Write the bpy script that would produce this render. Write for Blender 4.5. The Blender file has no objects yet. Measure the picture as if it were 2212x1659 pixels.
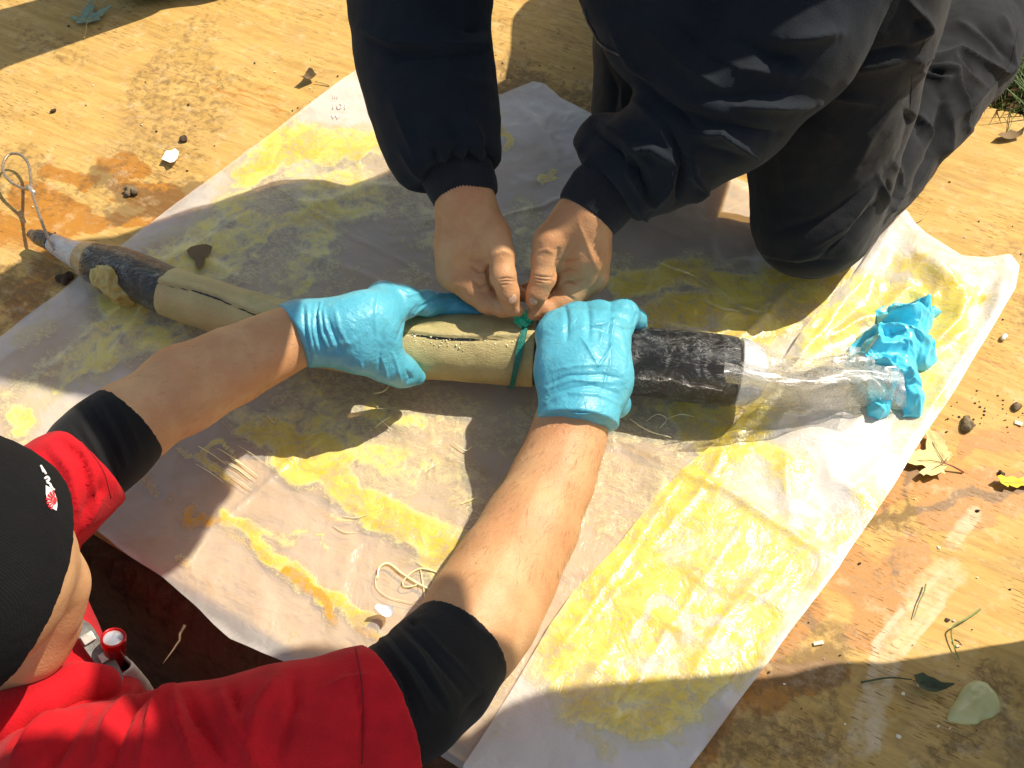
import bpy, math, random
import numpy as np
from mathutils import Vector, Matrix

random.seed(7); rng = np.random.default_rng(7)
SC = bpy.context.scene; COL = SC.collection
# ------------------------------------------------------------------ camera
F_PX = 2372.0; CX, CY = 1106.0, 829.5          # photo measured at 2212 x 1659
PITCH = math.radians(55); DIST = 1.3
CAM = np.array([0, -DIST*math.cos(PITCH), DIST*math.sin(PITCH)])
FW = np.array([0, math.cos(PITCH), -math.sin(PITCH)]); UP = np.array([0, math.sin(PITCH), math.cos(PITCH)])
cd = bpy.data.cameras.new('camera'); cam = bpy.data.objects.new('camera', cd); COL.objects.link(cam)
cam.location = CAM; cam.rotation_euler = (math.pi/2-PITCH, 0, 0)
cd.sensor_width = 36; cd.lens = 36*F_PX/2212; cd.clip_start = .02; cd.clip_end = 500
SC.camera = cam
# ------------------------------------------------------------------ light
SUN_AZ, SUN_EL = math.radians(30), math.radians(55)
SDIR = Vector((math.cos(SUN_EL)*math.cos(SUN_AZ), math.cos(SUN_EL)*math.sin(SUN_AZ), math.sin(SUN_EL)))
w = bpy.data.worlds.new('World'); SC.world = w; w.use_nodes = True
nt = w.node_tree; bg = nt.nodes['Background']; sky = nt.nodes.new('ShaderNodeTexSky')
sky.sky_type = 'NISHITA'; sky.sun_disc = False; sky.sun_elevation = SUN_EL; sky.sun_rotation = math.pi/2-SUN_AZ
wm = nt.nodes.new('ShaderNodeMix'); wm.data_type = 'RGBA'; wm.blend_type = 'MULTIPLY'; wm.inputs[0].default_value = 1; wm.inputs[7].default_value = (1, .87, .70, 1)      # the camera's warm white balance
nt.links.new(sky.outputs[0], wm.inputs[6]); nt.links.new(wm.outputs[2], bg.inputs[0]); bg.inputs[1].default_value = .15
sl = bpy.data.lights.new('sun', 'SUN'); sl.energy = 3.7; sl.angle = math.radians(.53); sl.color = (1, .91, .76)
so = bpy.data.objects.new('sun', sl); COL.objects.link(so); so.rotation_euler = SDIR.to_track_quat('Z', 'Y').to_euler()
so.location = (3, 1, 3)
vs = SC.view_settings; vs.view_transform = 'Standard'; vs.look = 'None'; vs.exposure = .80; vs.gamma = 1
vs.use_curve_mapping = False
SC.render.engine = 'CYCLES'; SC.cycles.max_bounces = 8; SC.cycles.transparent_max_bounces = 12
SC.cycles.use_denoising = True

# ------------------------------------------------------------------ geometry helpers
def W(x, y, z=0.0):
    "world point at height z seen at photo position x, y"
    d = FW+(x-CX)/F_PX*np.array([1., 0, 0])+(CY-y)/F_PX*UP
    return CAM+d*(z-CAM[2])/d[2]
def depth(p): return float(np.dot(np.asarray(p)-CAM, FW))
def PX(P):
    "photo position of world points, only used to lay out folds, smears and stains where they stand"
    q = P-CAM; dd = q@FW
    return CX+F_PX*q[:, 0]/dd, CY-F_PX*(q@UP)/dd
def J(x, y, z, r):
    p = W(x, y, z); return (p, r*depth(p)/F_PX)

def _hash(ix, iy, iz, s):
    h = (ix*374761393+iy*668265263+iz*2147483647+s*974634777) & 0xffffffff
    h = ((h ^ (h >> 13))*1274126177) & 0xffffffff
    h = (h ^ (h >> 16)) & 0xffffffff
    return h.astype(np.float64)/4294967295.0*2-1
def vnoise(P, s=0):
    P = np.asarray(P, float); i = np.floor(P).astype(np.int64); f = P-i; u = f*f*f*(f*(f*6-15)+10)
    r = 0
    for a in (0, 1):
        for b in (0, 1):
            for c in (0, 1):
                wgt = (u[:, 0] if a else 1-u[:, 0])*(u[:, 1] if b else 1-u[:, 1])*(u[:, 2] if c else 1-u[:, 2])
                r = r+wgt*_hash(i[:, 0]+a, i[:, 1]+b, i[:, 2]+c, s)
    return r
def fbm(P, sc=1., o=4, s=0, g=.5):
    P = np.asarray(P)*sc; r = 0; a = 1; t = 0
    for k in range(o): r = r+a*vnoise(P*2**k+17.3*k, s+k); t += a; a *= g
    return r/t
def ridged(P, sc=1., o=3, s=0):
    P = np.asarray(P)*sc; r = 0; a = 1; t = 0
    for k in range(o): r = r+a*(1-np.abs(vnoise(P*2**k+9.1*k, s+k))*2); t += a; a *= .5
    return r/t
def sstep(a, b, x):
    t = np.clip((x-a)/(b-a), 0, 1); return t*t*(3-2*t)
def pdist(X, Y, pts):
    "distance to a polyline and position 0..1 along it"
    best = np.full(X.shape, 1e9); tt = np.zeros(X.shape); n = len(pts)-1
    for k in range(n):
        ax, ay = pts[k]; bx, by = pts[k+1]; dx, dy = bx-ax, by-ay
        t = np.clip(((X-ax)*dx+(Y-ay)*dy)/(dx*dx+dy*dy+1e-9), 0, 1)
        d = np.hypot(X-ax-t*dx, Y-ay-t*dy); m = d < best
        best[m] = d[m]; tt[m] = (k+t[m])/n
    return best, tt
def inpoly(X, Y, poly):
    r = np.zeros(X.shape, bool); n = len(poly)
    for i in range(n):
        x1, y1 = poly[i]; x2, y2 = poly[(i+1) % n]
        c = ((y1 > Y) != (y2 > Y)) & (X < (x2-x1)*(Y-y1)/(y2-y1+1e-12)+x1); r ^= c
    return r
def catmull(P, n):
    P = np.asarray(P, float); A = np.vstack([2*P[0]-P[1], P, 2*P[-1]-P[-2]]); m = len(P)-1
    t = np.linspace(0, m-1e-9, n); i = t.astype(int); u = (t-i)[:, None]
    p0, p1, p2, p3 = A[i], A[i+1], A[i+2], A[i+3]
    return .5*(2*p1+(p2-p0)*u+(2*p0-5*p1+4*p2-p3)*u*u+(3*p1-p0-3*p2+p3)*u**3)

def mkmesh(name, V, Fc, mat=None, smooth=True):
    me = bpy.data.meshes.new(name); V = np.asarray(V, np.float32); Fc = np.asarray(Fc, np.int32)
    k = Fc.shape[1]
    me.vertices.add(len(V)); me.vertices.foreach_set('co', V.ravel())
    me.loops.add(Fc.size); me.loops.foreach_set('vertex_index', Fc.ravel())
    me.polygons.add(len(Fc)); me.polygons.foreach_set('loop_start', np.arange(0, Fc.size, k, dtype=np.int32))
    me.polygons.foreach_set('use_smooth', np.full(len(Fc), smooth)); me.update(calc_edges=True)
    me.validate()
    if mat: me.materials.append(mat)
    return me
def obj(name, me, parent=None, label=None, cat=None, group=None, kind=None):
    o = bpy.data.objects.new(name, me); COL.objects.link(o)
    if parent is not None:
        o.parent = parent; o.matrix_parent_inverse = Matrix.Translation(-parent.location)
    if label: o['label'] = label
    if cat: o['category'] = cat
    if group: o['group'] = group
    if kind: o['kind'] = kind
    return o
def thing(name, loc, label, cat, group=None):
    o = bpy.data.objects.new(name, None); COL.objects.link(o); o.location = Vector(loc); o.empty_display_size = .05
    o['label'] = label; o['category'] = cat
    if group: o['group'] = group
    return o
def vnormals(me):
    n = np.empty(len(me.vertices)*3, np.float32); me.vertex_normals.foreach_get('vector', n); return n.reshape(-1, 3).astype(float)
def coords(me):
    n = np.empty(len(me.vertices)*3, np.float32); me.vertices.foreach_get('co', n); return n.reshape(-1, 3).astype(float)
def setco(me, V):
    me.vertices.foreach_set('co', np.asarray(V, np.float32).ravel()); me.update()
def attr(me, name, rgba):
    a = me.attributes.new(name, 'FLOAT_COLOR', 'POINT'); a.data.foreach_set('color', np.asarray(rgba, np.float32).ravel())

# ---- solid shapes as one continuous blended surface
def sdf_mesh(prims, h, mat=None, name='shape', pad=.012):
    """prims: dicts a,b,ra,rb (tapered limb) or c,r,M (ellipsoid); k = blend radius; clip = [(point, normal)]"""
    lo = np.full(3, 1e9); hi = -lo
    for p in prims:
        if 'a' in p:
            R = max(p['ra'], p['rb'])
            p['lo'] = np.minimum(p['a'], p['b'])-R; p['hi'] = np.maximum(p['a'], p['b'])+R
        else:
            R = max(p['r']); p['lo'] = p['c']-R; p['hi'] = p['c']+R
        lo = np.minimum(lo, p['lo']); hi = np.maximum(hi, p['hi'])
    lo -= pad; hi += pad; n = np.ceil((hi-lo)/h).astype(int)+1
    ax = [lo[i]+h*np.arange(n[i]) for i in range(3)]
    D = np.full(n, 1.0, np.float32)
    for p in prims:
        k = p.get('k', .01); m = k+3*h
        s0 = np.maximum(((p['lo']-m-lo)/h).astype(int), 0); s1 = np.minimum(((p['hi']+m-lo)/h).astype(int)+2, n)
        sl_ = tuple(slice(a, b) for a, b in zip(s0, s1))
        X = ax[0][sl_[0]][:, None, None].astype(np.float32); Y = ax[1][sl_[1]][None, :, None].astype(np.float32); Z = ax[2][sl_[2]][None, None, :].astype(np.float32)
        if 'a' in p:
            a, b = p['a'], p['b']; d = b-a; L = float(d@d)+1e-12
            qx, qy, qz = X-a[0], Y-a[1], Z-a[2]
            t = np.clip((qx*d[0]+qy*d[1]+qz*d[2])/L, 0, 1)
            dist = np.sqrt((qx-t*d[0])**2+(qy-t*d[1])**2+(qz-t*d[2])**2)-(p['ra']+t*(p['rb']-p['ra']))
        else:
            c, r, M = p['c'], p['r'], p.get('M', np.eye(3)); qx, qy, qz = X-c[0], Y-c[1], Z-c[2]
            e = [(M[0][i]*qx+M[1][i]*qy+M[2][i]*qz) for i in range(3)]
            k0 = np.sqrt((e[0]/r[0])**2+(e[1]/r[1])**2+(e[2]/r[2])**2); k1 = np.sqrt((e[0]/r[0]**2)**2+(e[1]/r[1]**2)**2+(e[2]/r[2]**2)**2)
            dist = k0*(k0-1)/(k1+1e-6)
        for (cp, cn) in p.get('clip', ()):
            dist = np.maximum(dist, (X-cp[0])*cn[0]+(Y-cp[1])*cn[1]+(Z-cp[2])*cn[2])
        B = D[sl_]
        if p.get('sub'):
            A2 = -dist; hh = np.clip(.5+.5*(A2-B)/k, 0, 1); D[sl_] = B+(A2-B)*hh+k*hh*(1-hh)
        else:
            hh = np.clip(.5+.5*(B-dist)/k, 0, 1); D[sl_] = B+(dist-B)*hh-k*hh*(1-hh)
    # surface nets
    S = D < 0
    cell = np.zeros(n-1, bool); acc = np.zeros(tuple(n-1)+(3,), np.float32); cnt = np.zeros(n-1, np.float32)
    quads = []
    for axis in range(3):
        s_a = [slice(None)]*3; s_b = [slice(None)]*3; s_a[axis] = slice(0, -1); s_b[axis] = slice(1, None)
        A = D[tuple(s_a)]; Bq = D[tuple(s_b)]; ch = (A < 0) != (Bq < 0)
        idx = np.argwhere(ch)
        if len(idx) == 0: continue
        av = A[ch]; bv = Bq[ch]; t = av/(av-bv); flip = av < 0
        pos = idx.astype(np.float32); pos[:, axis] += t
        o1, o2 = (axis+1) % 3, (axis+2) % 3; cells = []
        for (u, v) in ((0, 0), (1, 0), (1, 1), (0, 1)):
            c = idx.copy(); c[:, o1] -= u; c[:, o2] -= v; cells.append(c)
        ok = np.ones(len(idx), bool)
        for c in cells: ok &= (c >= 0).all(1) & (c < (n-1)).all(1)
        for c in cells:
            cc = c[ok]; np.add.at(acc, (cc[:, 0], cc[:, 1], cc[:, 2]), pos[ok]); np.add.at(cnt, (cc[:, 0], cc[:, 1], cc[:, 2]), 1)
        q = np.stack([np.ravel_multi_index(c[ok].T, tuple(n-1)) for c in cells], 1)
        q[~flip[ok]] = q[~flip[ok]][:, ::-1]; quads.append(q)
    Q = np.vstack(quads); ids, inv = np.unique(Q.ravel(), return_inverse=True)
    V = (acc.reshape(-1, 3)[ids]/cnt.reshape(-1)[ids][:, None])*h+lo
    Q = inv.reshape(Q.shape)
    me = mkmesh(name, V, Q, mat)
    relax(me, 2)
    return me
def relax(me, it=2, lam=.5):
    V = coords(me); E = np.empty(len(me.edges)*2, np.int32); me.edges.foreach_get('vertices', E); E = E.reshape(-1, 2)
    deg = np.bincount(E.ravel(), minlength=len(V))[:, None]
    for k in range(it):
        S = np.zeros_like(V); np.add.at(S, E[:, 0], V[E[:, 1]]); np.add.at(S, E[:, 1], V[E[:, 0]])
        V = V+(S/np.maximum(deg, 1)-V)*lam
    setco(me, V)
def limb(pts, k=.012, **kw):
    r = []
    for (a, ra), (b, rb) in zip(pts[:-1], pts[1:]): r.append(dict(a=np.array(a), b=np.array(b), ra=ra, rb=rb, k=k, **kw))
    return r
def ball(j, k=.012): return [dict(a=np.array(j[0]), b=np.array(j[0])+1e-4, ra=j[1], rb=j[1], k=k)]
def join_meshes(name, mes, mat):
    V = []; Q = []; n = 0
    for m in mes:
        v = coords(m); q = np.empty(len(m.loops), np.int32); m.loops.foreach_get('vertex_index', q)
        V.append(v); Q.append(q.reshape(-1, 4)+n); n += len(v)
    return mkmesh(name, np.vstack(V), np.vstack(Q), mat)
def fold(me, folds, face=True, k=1.0):
    "press creases into a surface: (polyline, width, height, skew)"
    V = coords(me); N = vnormals(me); X, Y = PX(V); view = CAM-V; view /= np.linalg.norm(view, axis=1)[:, None]
    fac = sstep(-.05, .35, (N*view).sum(1)) if face else 1.0
    wob = fbm(V, 16, 2, 91)*4; wob2 = fbm(V, 16, 2, 55)*4
    d = np.zeros(len(V))
    for f in folds:
        pts, wd, am = f[:3]
        dd, t = pdist(X+wob, Y+wob2, pts); end = np.sin(np.clip(t, .04, .96)*math.pi)**.45
        sh = f[3] if len(f) > 3 else 1.6
        d += am*end*np.exp(-(dd/wd)**sh)
    setco(me, V+N*(d*fac*k)[:, None])
def disp(me, fn):
    V = coords(me); N = vnormals(me); setco(me, V+N*fn(V, N)[:, None])

def tube(pts, rad, seg=8, closed=False):
    pts = np.asarray(pts, float); n = len(pts); rad = np.broadcast_to(rad, n)
    T = np.gradient(pts, axis=0); T /= np.linalg.norm(T, axis=1)[:, None]+1e-12
    u = np.array([0, 0, 1.]) if abs(T[0][2]) < .9 else np.array([1., 0, 0]); U = []
    for i in range(n):
        u = u-T[i]*(u@T[i]); u /= np.linalg.norm(u)+1e-12; U.append(u)
    U = np.array(U); Bn = np.cross(T, U); a = np.linspace(0, 2*math.pi, seg, endpoint=False)
    V = pts[:, None]+rad[:, None, None]*(U[:, None]*np.cos(a)[None, :, None]+Bn[:, None]*np.sin(a)[None, :, None])
    i, j = np.meshgrid(np.arange(n-1), np.arange(seg), indexing='ij'); j2 = (j+1) % seg
    Q = np.stack([i*seg+j, i*seg+j2, (i+1)*seg+j2, (i+1)*seg+j], -1).reshape(-1, 4)
    V = V.reshape(-1, 3); V = np.vstack([V, pts[0], pts[-1]]); c0 = len(V)-2; c1 = len(V)-1
    e = []
    for k in range(seg):
        k2 = (k+1) % seg; e.append((c0, k2, k, k)); e.append((c1, (n-1)*seg+k, (n-1)*seg+k2, (n-1)*seg+k2))
    return V, Q, np.array(e)
def tube_mesh(name, pts, rad, mat, seg=8):
    V, Q, e = tube(pts, rad, seg); me = bpy.data.meshes.new(name)
    me.from_pydata(V.tolist(), [], [tuple(q) for q in Q.tolist()]+[tuple(x[:3]) for x in e.tolist()]); me.materials.append(mat)
    for p in me.polygons: p.use_smooth = True
    return me
def multi_tube(name, lst, mat, seg=5):
    VV = []; FF = []; n = 0
    for pts, rad in lst:
        V, Q, e = tube(pts, rad, seg); VV += V.tolist(); FF += [tuple(int(a)+n for a in q) for q in Q]+[tuple(int(a)+n for a in x[:3]) for x in e]; n += len(V)
    me = bpy.data.meshes.new(name); me.from_pydata(VV, [], FF); me.materials.append(mat)
    for p in me.polygons: p.use_smooth = True
    return me
def sheet_grid(poly, h):
    "grid over a world polygon, rim snapped to the outline"
    P = np.array(poly); lo = P.min(0)-h; hi = P.max(0)+h
    nx, ny = np.ceil((hi-lo)/h).astype(int)+1
    X, Y = np.meshgrid(lo[0]+h*np.arange(nx), lo[1]+h*np.arange(ny), indexing='ij')
    cx = X[:-1, :-1]+h/2; cy = Y[:-1, :-1]+h/2; ins = inpoly(cx, cy, poly)
    i, j = np.nonzero(ins); Q = np.stack([i*ny+j, (i+1)*ny+j, (i+1)*ny+j+1, i*ny+j+1], 1)
    ids, inv = np.unique(Q.ravel(), return_inverse=True); Q = inv.reshape(Q.shape)
    V = np.stack([X.ravel()[ids], Y.ravel()[ids]], 1)
    cntv = np.bincount(Q.ravel(), minlength=len(V)); rim = np.nonzero(cntv < 4)[0]
    best = np.full(len(rim), 1e9); bp = V[rim].copy(); R = V[rim]
    for k in range(len(P)):
        a, b = P[k], P[(k+1) % len(P)]; d = b-a; t = np.clip(((R-a)@d)/(d@d+1e-12), 0, 1); q = a+t[:, None]*d; dd = np.hypot(*(R-q).T)
        m = dd < best; best[m] = dd[m]; bp[m] = q[m]
    V[rim] = bp
    return V, Q, rim
def skirt(V, Q, z):
    "close the rim of a grid downwards by z"
    E = np.vstack([Q[:, [0, 1]], Q[:, [1, 2]], Q[:, [2, 3]], Q[:, [3, 0]]]); key = np.sort(E, 1); kk = key[:, 0].astype(np.int64)*len(V)+key[:, 1]
    u, idx, c = np.unique(kk, return_index=True, return_counts=True); B = E[idx[c == 1]]
    rv = np.unique(B.ravel()); mp = np.full(len(V), -1); mp[rv] = len(V)+np.arange(len(rv))
    low = V[rv].copy(); low[:, 2] -= z
    return np.vstack([V, low]), np.vstack([Q, np.stack([B[:, 1], B[:, 0], mp[B[:, 0]], mp[B[:, 1]]], 1)])

# ------------------------------------------------------------------ material helpers
class NT:
    def __init__(s, name):
        s.m = bpy.data.materials.new(name); s.m.use_nodes = True; s.t = s.m.node_tree; s.t.nodes.clear()
        s.out = s.n('ShaderNodeOutputMaterial')
        s.tc = s.n('ShaderNodeTexCoord').outputs['Object']
    def n(s, t, **kw):
        x = s.t.nodes.new(t)
        for k, v in kw.items():
            if k.startswith('i_'):
                key = k[2:]; key = int(key) if key.isdigit() else key.replace('_', ' ')
                s.set(x.inputs[key], v)
            else: setattr(x, k, v)
        return x
    def set(s, inp, v):
        if isinstance(v, bpy.types.NodeSocket): s.t.links.new(v, inp)
        elif isinstance(v, (tuple, list)) and len(v) == 3 and inp.type == 'RGBA': inp.default_value = (*v, 1)
        else: inp.default_value = v
    def math(s, op, a, b=0., clamp=False):
        x = s.n('ShaderNodeMath', operation=op, use_clamp=clamp); s.set(x.inputs[0], a); s.set(x.inputs[1], b); return x.outputs[0]
    def mix(s, f, a, b, mode='MIX'):
        x = s.n('ShaderNodeMix', data_type='RGBA', blend_type=mode); s.set(x.inputs[0], f); s.set(x.inputs[6], a); s.set(x.inputs[7], b); return x.outputs[2]
    def map(s, loc=(0, 0, 0), rot=(0, 0, 0), sc=(1, 1, 1), v=None):
        x = s.n('ShaderNodeMapping'); s.set(x.inputs[0], v or s.tc); x.inputs[1].default_value = loc; x.inputs[2].default_value = rot; x.inputs[3].default_value = sc; return x.outputs[0]
    def noise(s, scale, detail=4, rough=.5, v=None, dist=0.):
        x = s.n('ShaderNodeTexNoise'); s.set(x.inputs['Vector'], v or s.tc); x.inputs['Scale'].default_value = scale; x.inputs['Detail'].default_value = detail
        x.inputs['Roughness'].default_value = rough; x.inputs['Distortion'].default_value = dist; return x.outputs[0]
    def ramp(s, f, stops, interp='LINEAR'):
        x = s.n('ShaderNodeValToRGB'); s.set(x.inputs[0], f); cr = x.color_ramp; cr.interpolation = interp
        while len(cr.elements) > 1: cr.elements.remove(cr.elements[-1])
        for k, (p, c) in enumerate(stops):
            e = cr.elements[0] if k == 0 else cr.elements.new(p); e.position = p
            c = (c, c, c) if isinstance(c, (int, float)) else c; e.color = (*c, 1)
        return x.outputs[0]
    def step(s, f, a, b):
        x = s.n('ShaderNodeMapRange', interpolation_type='SMOOTHSTEP'); s.set(x.inputs[0], f); x.inputs[1].default_value = a; x.inputs[2].default_value = b; return x.outputs[0]
    def bump(s, h, dist=.001, strength=1., nrm=None):
        x = s.n('ShaderNodeBump'); s.set(x.inputs['Height'], h); x.inputs['Distance'].default_value = dist; s.set(x.inputs['Strength'], strength)
        if nrm is not None: s.set(x.inputs['Normal'], nrm)
        return x.outputs[0]
    def pbr(s, col, rough=.5, nrm=None, **kw):
        x = s.n('ShaderNodeBsdfPrincipled'); s.set(x.inputs['Base Color'], col); s.set(x.inputs['Roughness'], rough)
        if nrm is not None: s.set(x.inputs['Normal'], nrm)
        for k, v in kw.items(): s.set(x.inputs[k.replace('_', ' ')], v)
        return x.outputs[0]
    def done(s, sh): s.set(s.out.inputs[0], sh); return s.m
    def at(s, name):
        a = s.n('ShaderNodeAttribute', attribute_name=name); x = s.n('ShaderNodeSeparateColor'); s.set(x.inputs[0], a.outputs['Color']); return x.outputs[0], x.outputs[1], x.outputs[2], a.outputs['Alpha']
def simple(name, col, rough=.6, var=.15, sc=60, bump=.0004, bsc=200, **kw):
    t = NT(name); n1 = t.noise(sc, 5); c = t.mix(t.step(n1, .3, .7), tuple(x*(1-var) for x in col), tuple(min(1, x*(1+var)) for x in col))
    return t.done(t.pbr(c, rough, t.bump(t.noise(bsc, 4), bump), **kw))

# ================================================================== GROUND, PIT, BOARD
def field(V, strokes, warp=14, wsc=28, s=0, soft=.45):
    X, Y = PX(V); X = X+fbm(V, wsc, 4, s+1)*warp*2; Y = Y+fbm(V, wsc, 4, s+5)*warp*2
    r = np.zeros(len(V))
    for pts, wd, am in strokes:
        if len(pts) > 3 and wd == 0:
            v = am*inpoly(X, Y, pts)
        else:
            d, t = pdist(X, Y, pts if len(pts) > 1 else pts*2); v = am*sstep(1+soft, 1-soft, d/wd)
        r = np.maximum(r, v)
    return r
G = math.radians(27)
def mat_ply():
    t = NT('weathered_plywood'); r1 = t.map(rot=(0, 0, G)); g = t.map(sc=(1, 9, 1), v=r1); g2 = t.map(sc=(1, 22, 1), v=r1); g3 = t.map(sc=(1, 7, 1), v=r1)
    R, Gd, B, A = t.at('stain')
    n1 = t.noise(7, 6, .6, g, 1.2); n2 = t.noise(34, 5, .65, g2); n3 = t.noise(16, 6, .6); n4 = t.noise(70, 3, .5, g3)
    wv = t.n('ShaderNodeTexWave', i_Vector=t.map(sc=(.7, 1, 1), v=r1), i_Scale=3.5, i_Distortion=14., i_Detail=4., i_Detail_Scale=1.6, bands_direction='Y').outputs[0]
    c = t.mix(t.step(n1, .25, .75), (.41, .236, .056), (.59, .38, .112))
    c = t.mix(t.math('MULTIPLY', t.step(wv, .35, .9), .30), c, (.62, .38, .13))
    c = t.mix(t.math('MULTIPLY', t.step(n2, .5, .75), .35), c, (.50, .31, .12))
    c = t.mix(t.math('MULTIPLY', t.step(n3, .48, .72), .30), c, (.42, .28, .12))
    wet = t.step(t.math('ADD', R, t.math('MULTIPLY', t.math('SUBTRACT', t.noise(26, 8, .70, g3, .4), .5), 1.5)), .30, .54)
    c = t.mix(t.math('MULTIPLY', wet, .92), c, t.mix(n1, (.34, .125, .010), (.47, .205, .026)))
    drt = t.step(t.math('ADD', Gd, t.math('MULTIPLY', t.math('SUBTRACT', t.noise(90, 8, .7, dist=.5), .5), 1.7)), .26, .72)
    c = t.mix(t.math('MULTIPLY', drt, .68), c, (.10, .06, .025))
    scf = t.step(t.math('ADD', B, t.math('MULTIPLY', t.math('SUBTRACT', t.noise(60, 5, .7, t.map(rot=(0, 0, -1.0))), .5), .9)), .35, .8)
    c = t.mix(t.math('MULTIPLY', scf, .5), c, (.72, .60, .42))
    pore = t.step(t.math('ADD', n4, t.math('MULTIPLY', t.math('SUBTRACT', t.noise(9, 3), .5), .5)), .62, .72)
    c = t.mix(t.math('MULTIPLY', pore, .75), c, (.16, .07, .02))
    c = t.mix(t.math('MULTIPLY', t.step(t.math('ADD', t.noise(28, 7, .72, g3), t.math('MULTIPLY', t.noise(8, 3), .35)), .66, .85), .55), c, (.30, .18, .07)); c = t.mix(t.math('MULTIPLY', t.step(t.noise(38, 6, .7, t.map(loc=(3, 3, 3))), .52, .70), .3), c, (.74, .58, .34))
    spk = t.step(t.noise(300, 3, .6), .69, .76); c = t.mix(t.math('MULTIPLY', spk, .6), c, (.08, .05, .02))
    spw = t.step(t.noise(260, 2, .5, t.map(loc=(3, 1, 2))), .765, .80); c = t.mix(t.math('MULTIPLY', spw, .5), c, (.85, .8, .7))
    h = t.math('ADD', t.math('MULTIPLY', n2, .5), t.math('MULTIPLY', pore, -1.0)); h = t.math('ADD', h, t.math('MULTIPLY', t.noise(120, 5, .6, g2), .6))
    return t.done(t.pbr(c, t.math('SUBTRACT', .72, t.math('MULTIPLY', wet, .3)), t.bump(h, .00035, .8), Specular_IOR_Level=.3))
def mat_soil():
    t = NT('soil'); n = t.noise(22, 9, .7); n2 = t.noise(90, 6, .7)
    c = t.ramp(n, [(.3, (.045, .023, .014)), (.5, (.15, .078, .042)), (.7, (.15, .075, .035))]); c = t.mix(t.math('MULTIPLY', t.step(n2, .5, .7), .6), c, (.20, .11, .05))
    return t.done(t.pbr(c, .95, t.bump(t.math('ADD', n, n2), .012, 1.), Specular_IOR_Level=.15))
M_PLY, M_SOIL = mat_ply(), mat_soil()

# pit edge and board outline in world units
pe0, pe1 = W(137, 1105)[:2], W(900, 1572)[:2]; pdir = (pe1-pe0)/np.linalg.norm(pe1-pe0); pn = np.array([pdir[1], -pdir[0]])   # pn points into the pit
if pn[1] > 0: pn = -pn
g0, g1 = W(2135, 232)[:2], W(2212, 262)[:2]
BOARD = [tuple(pe0-pdir*1.0), tuple(pe1+pdir*1.1), (1.35, -.9), (1.35, .30), tuple(g0+np.array([.55, -.20])), tuple(g0), tuple(g0+np.array([-.13, .55])), (.45, 1.75), (-1.5, 1.75), (-1.6, .3)]
V2, Q, rim = sheet_grid(BOARD, .0055)
V = np.column_stack([V2, np.zeros(len(V2))]); V[:, 2] = fbm(V, 3, 2, 3)*.0008
orange = [([(100, 358), (190, 392)], 24, .8), ([(215, 352), (300, 362)], 20, .8), ([(262, 405), (380, 440)], 26, .85), ([(50, 420), (170, 480)], 36, .75), ([(0, 500), (130, 505)], 40, .6), ([(400, 450), (210, 492)], 22, .8),
          ([(1930, 1015), (2060, 1055), (2230, 1070)], 42, .95), ([(2010, 1105), (2110, 1092)], 46, .9), ([(2000, 955), (1895, 1075)], 34, .75), ([(1800, 1190), (1905, 1300)], 46, .62), ([(1720, 1310), (1570, 1500), (1480, 1640)], 52, .68),
          ([(1960, 1195), (1880, 1360)], 44, .6), ([(2090, 960), (2230, 950)], 26, .6), ([(1650, 1500), (1800, 1460)], 40, .6), ([(40, 650), (120, 560)], 40, .5), ([(460, 200), (600, 230)], 30, .35), ([(1990, 780), (2180, 800)], 22, .35)]
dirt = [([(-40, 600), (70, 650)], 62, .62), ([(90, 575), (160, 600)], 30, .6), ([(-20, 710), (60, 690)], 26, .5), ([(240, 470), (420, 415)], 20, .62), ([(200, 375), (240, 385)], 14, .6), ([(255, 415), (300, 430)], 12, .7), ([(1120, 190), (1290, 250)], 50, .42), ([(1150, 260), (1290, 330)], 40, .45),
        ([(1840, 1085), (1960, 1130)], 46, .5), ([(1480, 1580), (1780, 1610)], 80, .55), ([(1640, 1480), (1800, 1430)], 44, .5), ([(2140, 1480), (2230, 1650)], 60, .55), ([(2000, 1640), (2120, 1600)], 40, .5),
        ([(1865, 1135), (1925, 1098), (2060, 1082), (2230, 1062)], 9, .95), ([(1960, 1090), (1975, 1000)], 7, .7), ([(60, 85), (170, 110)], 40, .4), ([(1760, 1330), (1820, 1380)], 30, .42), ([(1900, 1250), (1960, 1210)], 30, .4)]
scuff = [([(2050, 1235), (1975, 1320), (1915, 1420), (1880, 1520), (1872, 1600)], 44, .62), ([(2030, 1240), (1900, 1380), (1862, 1480)], 4, 1.1), ([(2070, 1260), (1990, 1370), (1905, 1480)], 4, .95), ([(2040, 1290), (1940, 1390)], 3, .95),
         ([(2100, 1110), (2060, 1170)], 22, .7), ([(640, 290), (700, 240)], 3, .9), ([(1880, 1560), (1900, 1620)], 14, .9)]
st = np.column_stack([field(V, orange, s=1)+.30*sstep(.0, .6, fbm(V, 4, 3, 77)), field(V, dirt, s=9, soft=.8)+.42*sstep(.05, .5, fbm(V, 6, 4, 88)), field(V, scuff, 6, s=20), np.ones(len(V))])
nv = len(V); V, Q = skirt(V, Q, .018); st = np.vstack([st, np.tile([0, .4, 0, 1], (len(V)-nv, 1))])
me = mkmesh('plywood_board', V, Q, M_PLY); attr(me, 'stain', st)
obj('plywood_board', me, label='large weathered tan plywood board lying on the ground under the plastic', cat='plywood board')

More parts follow.
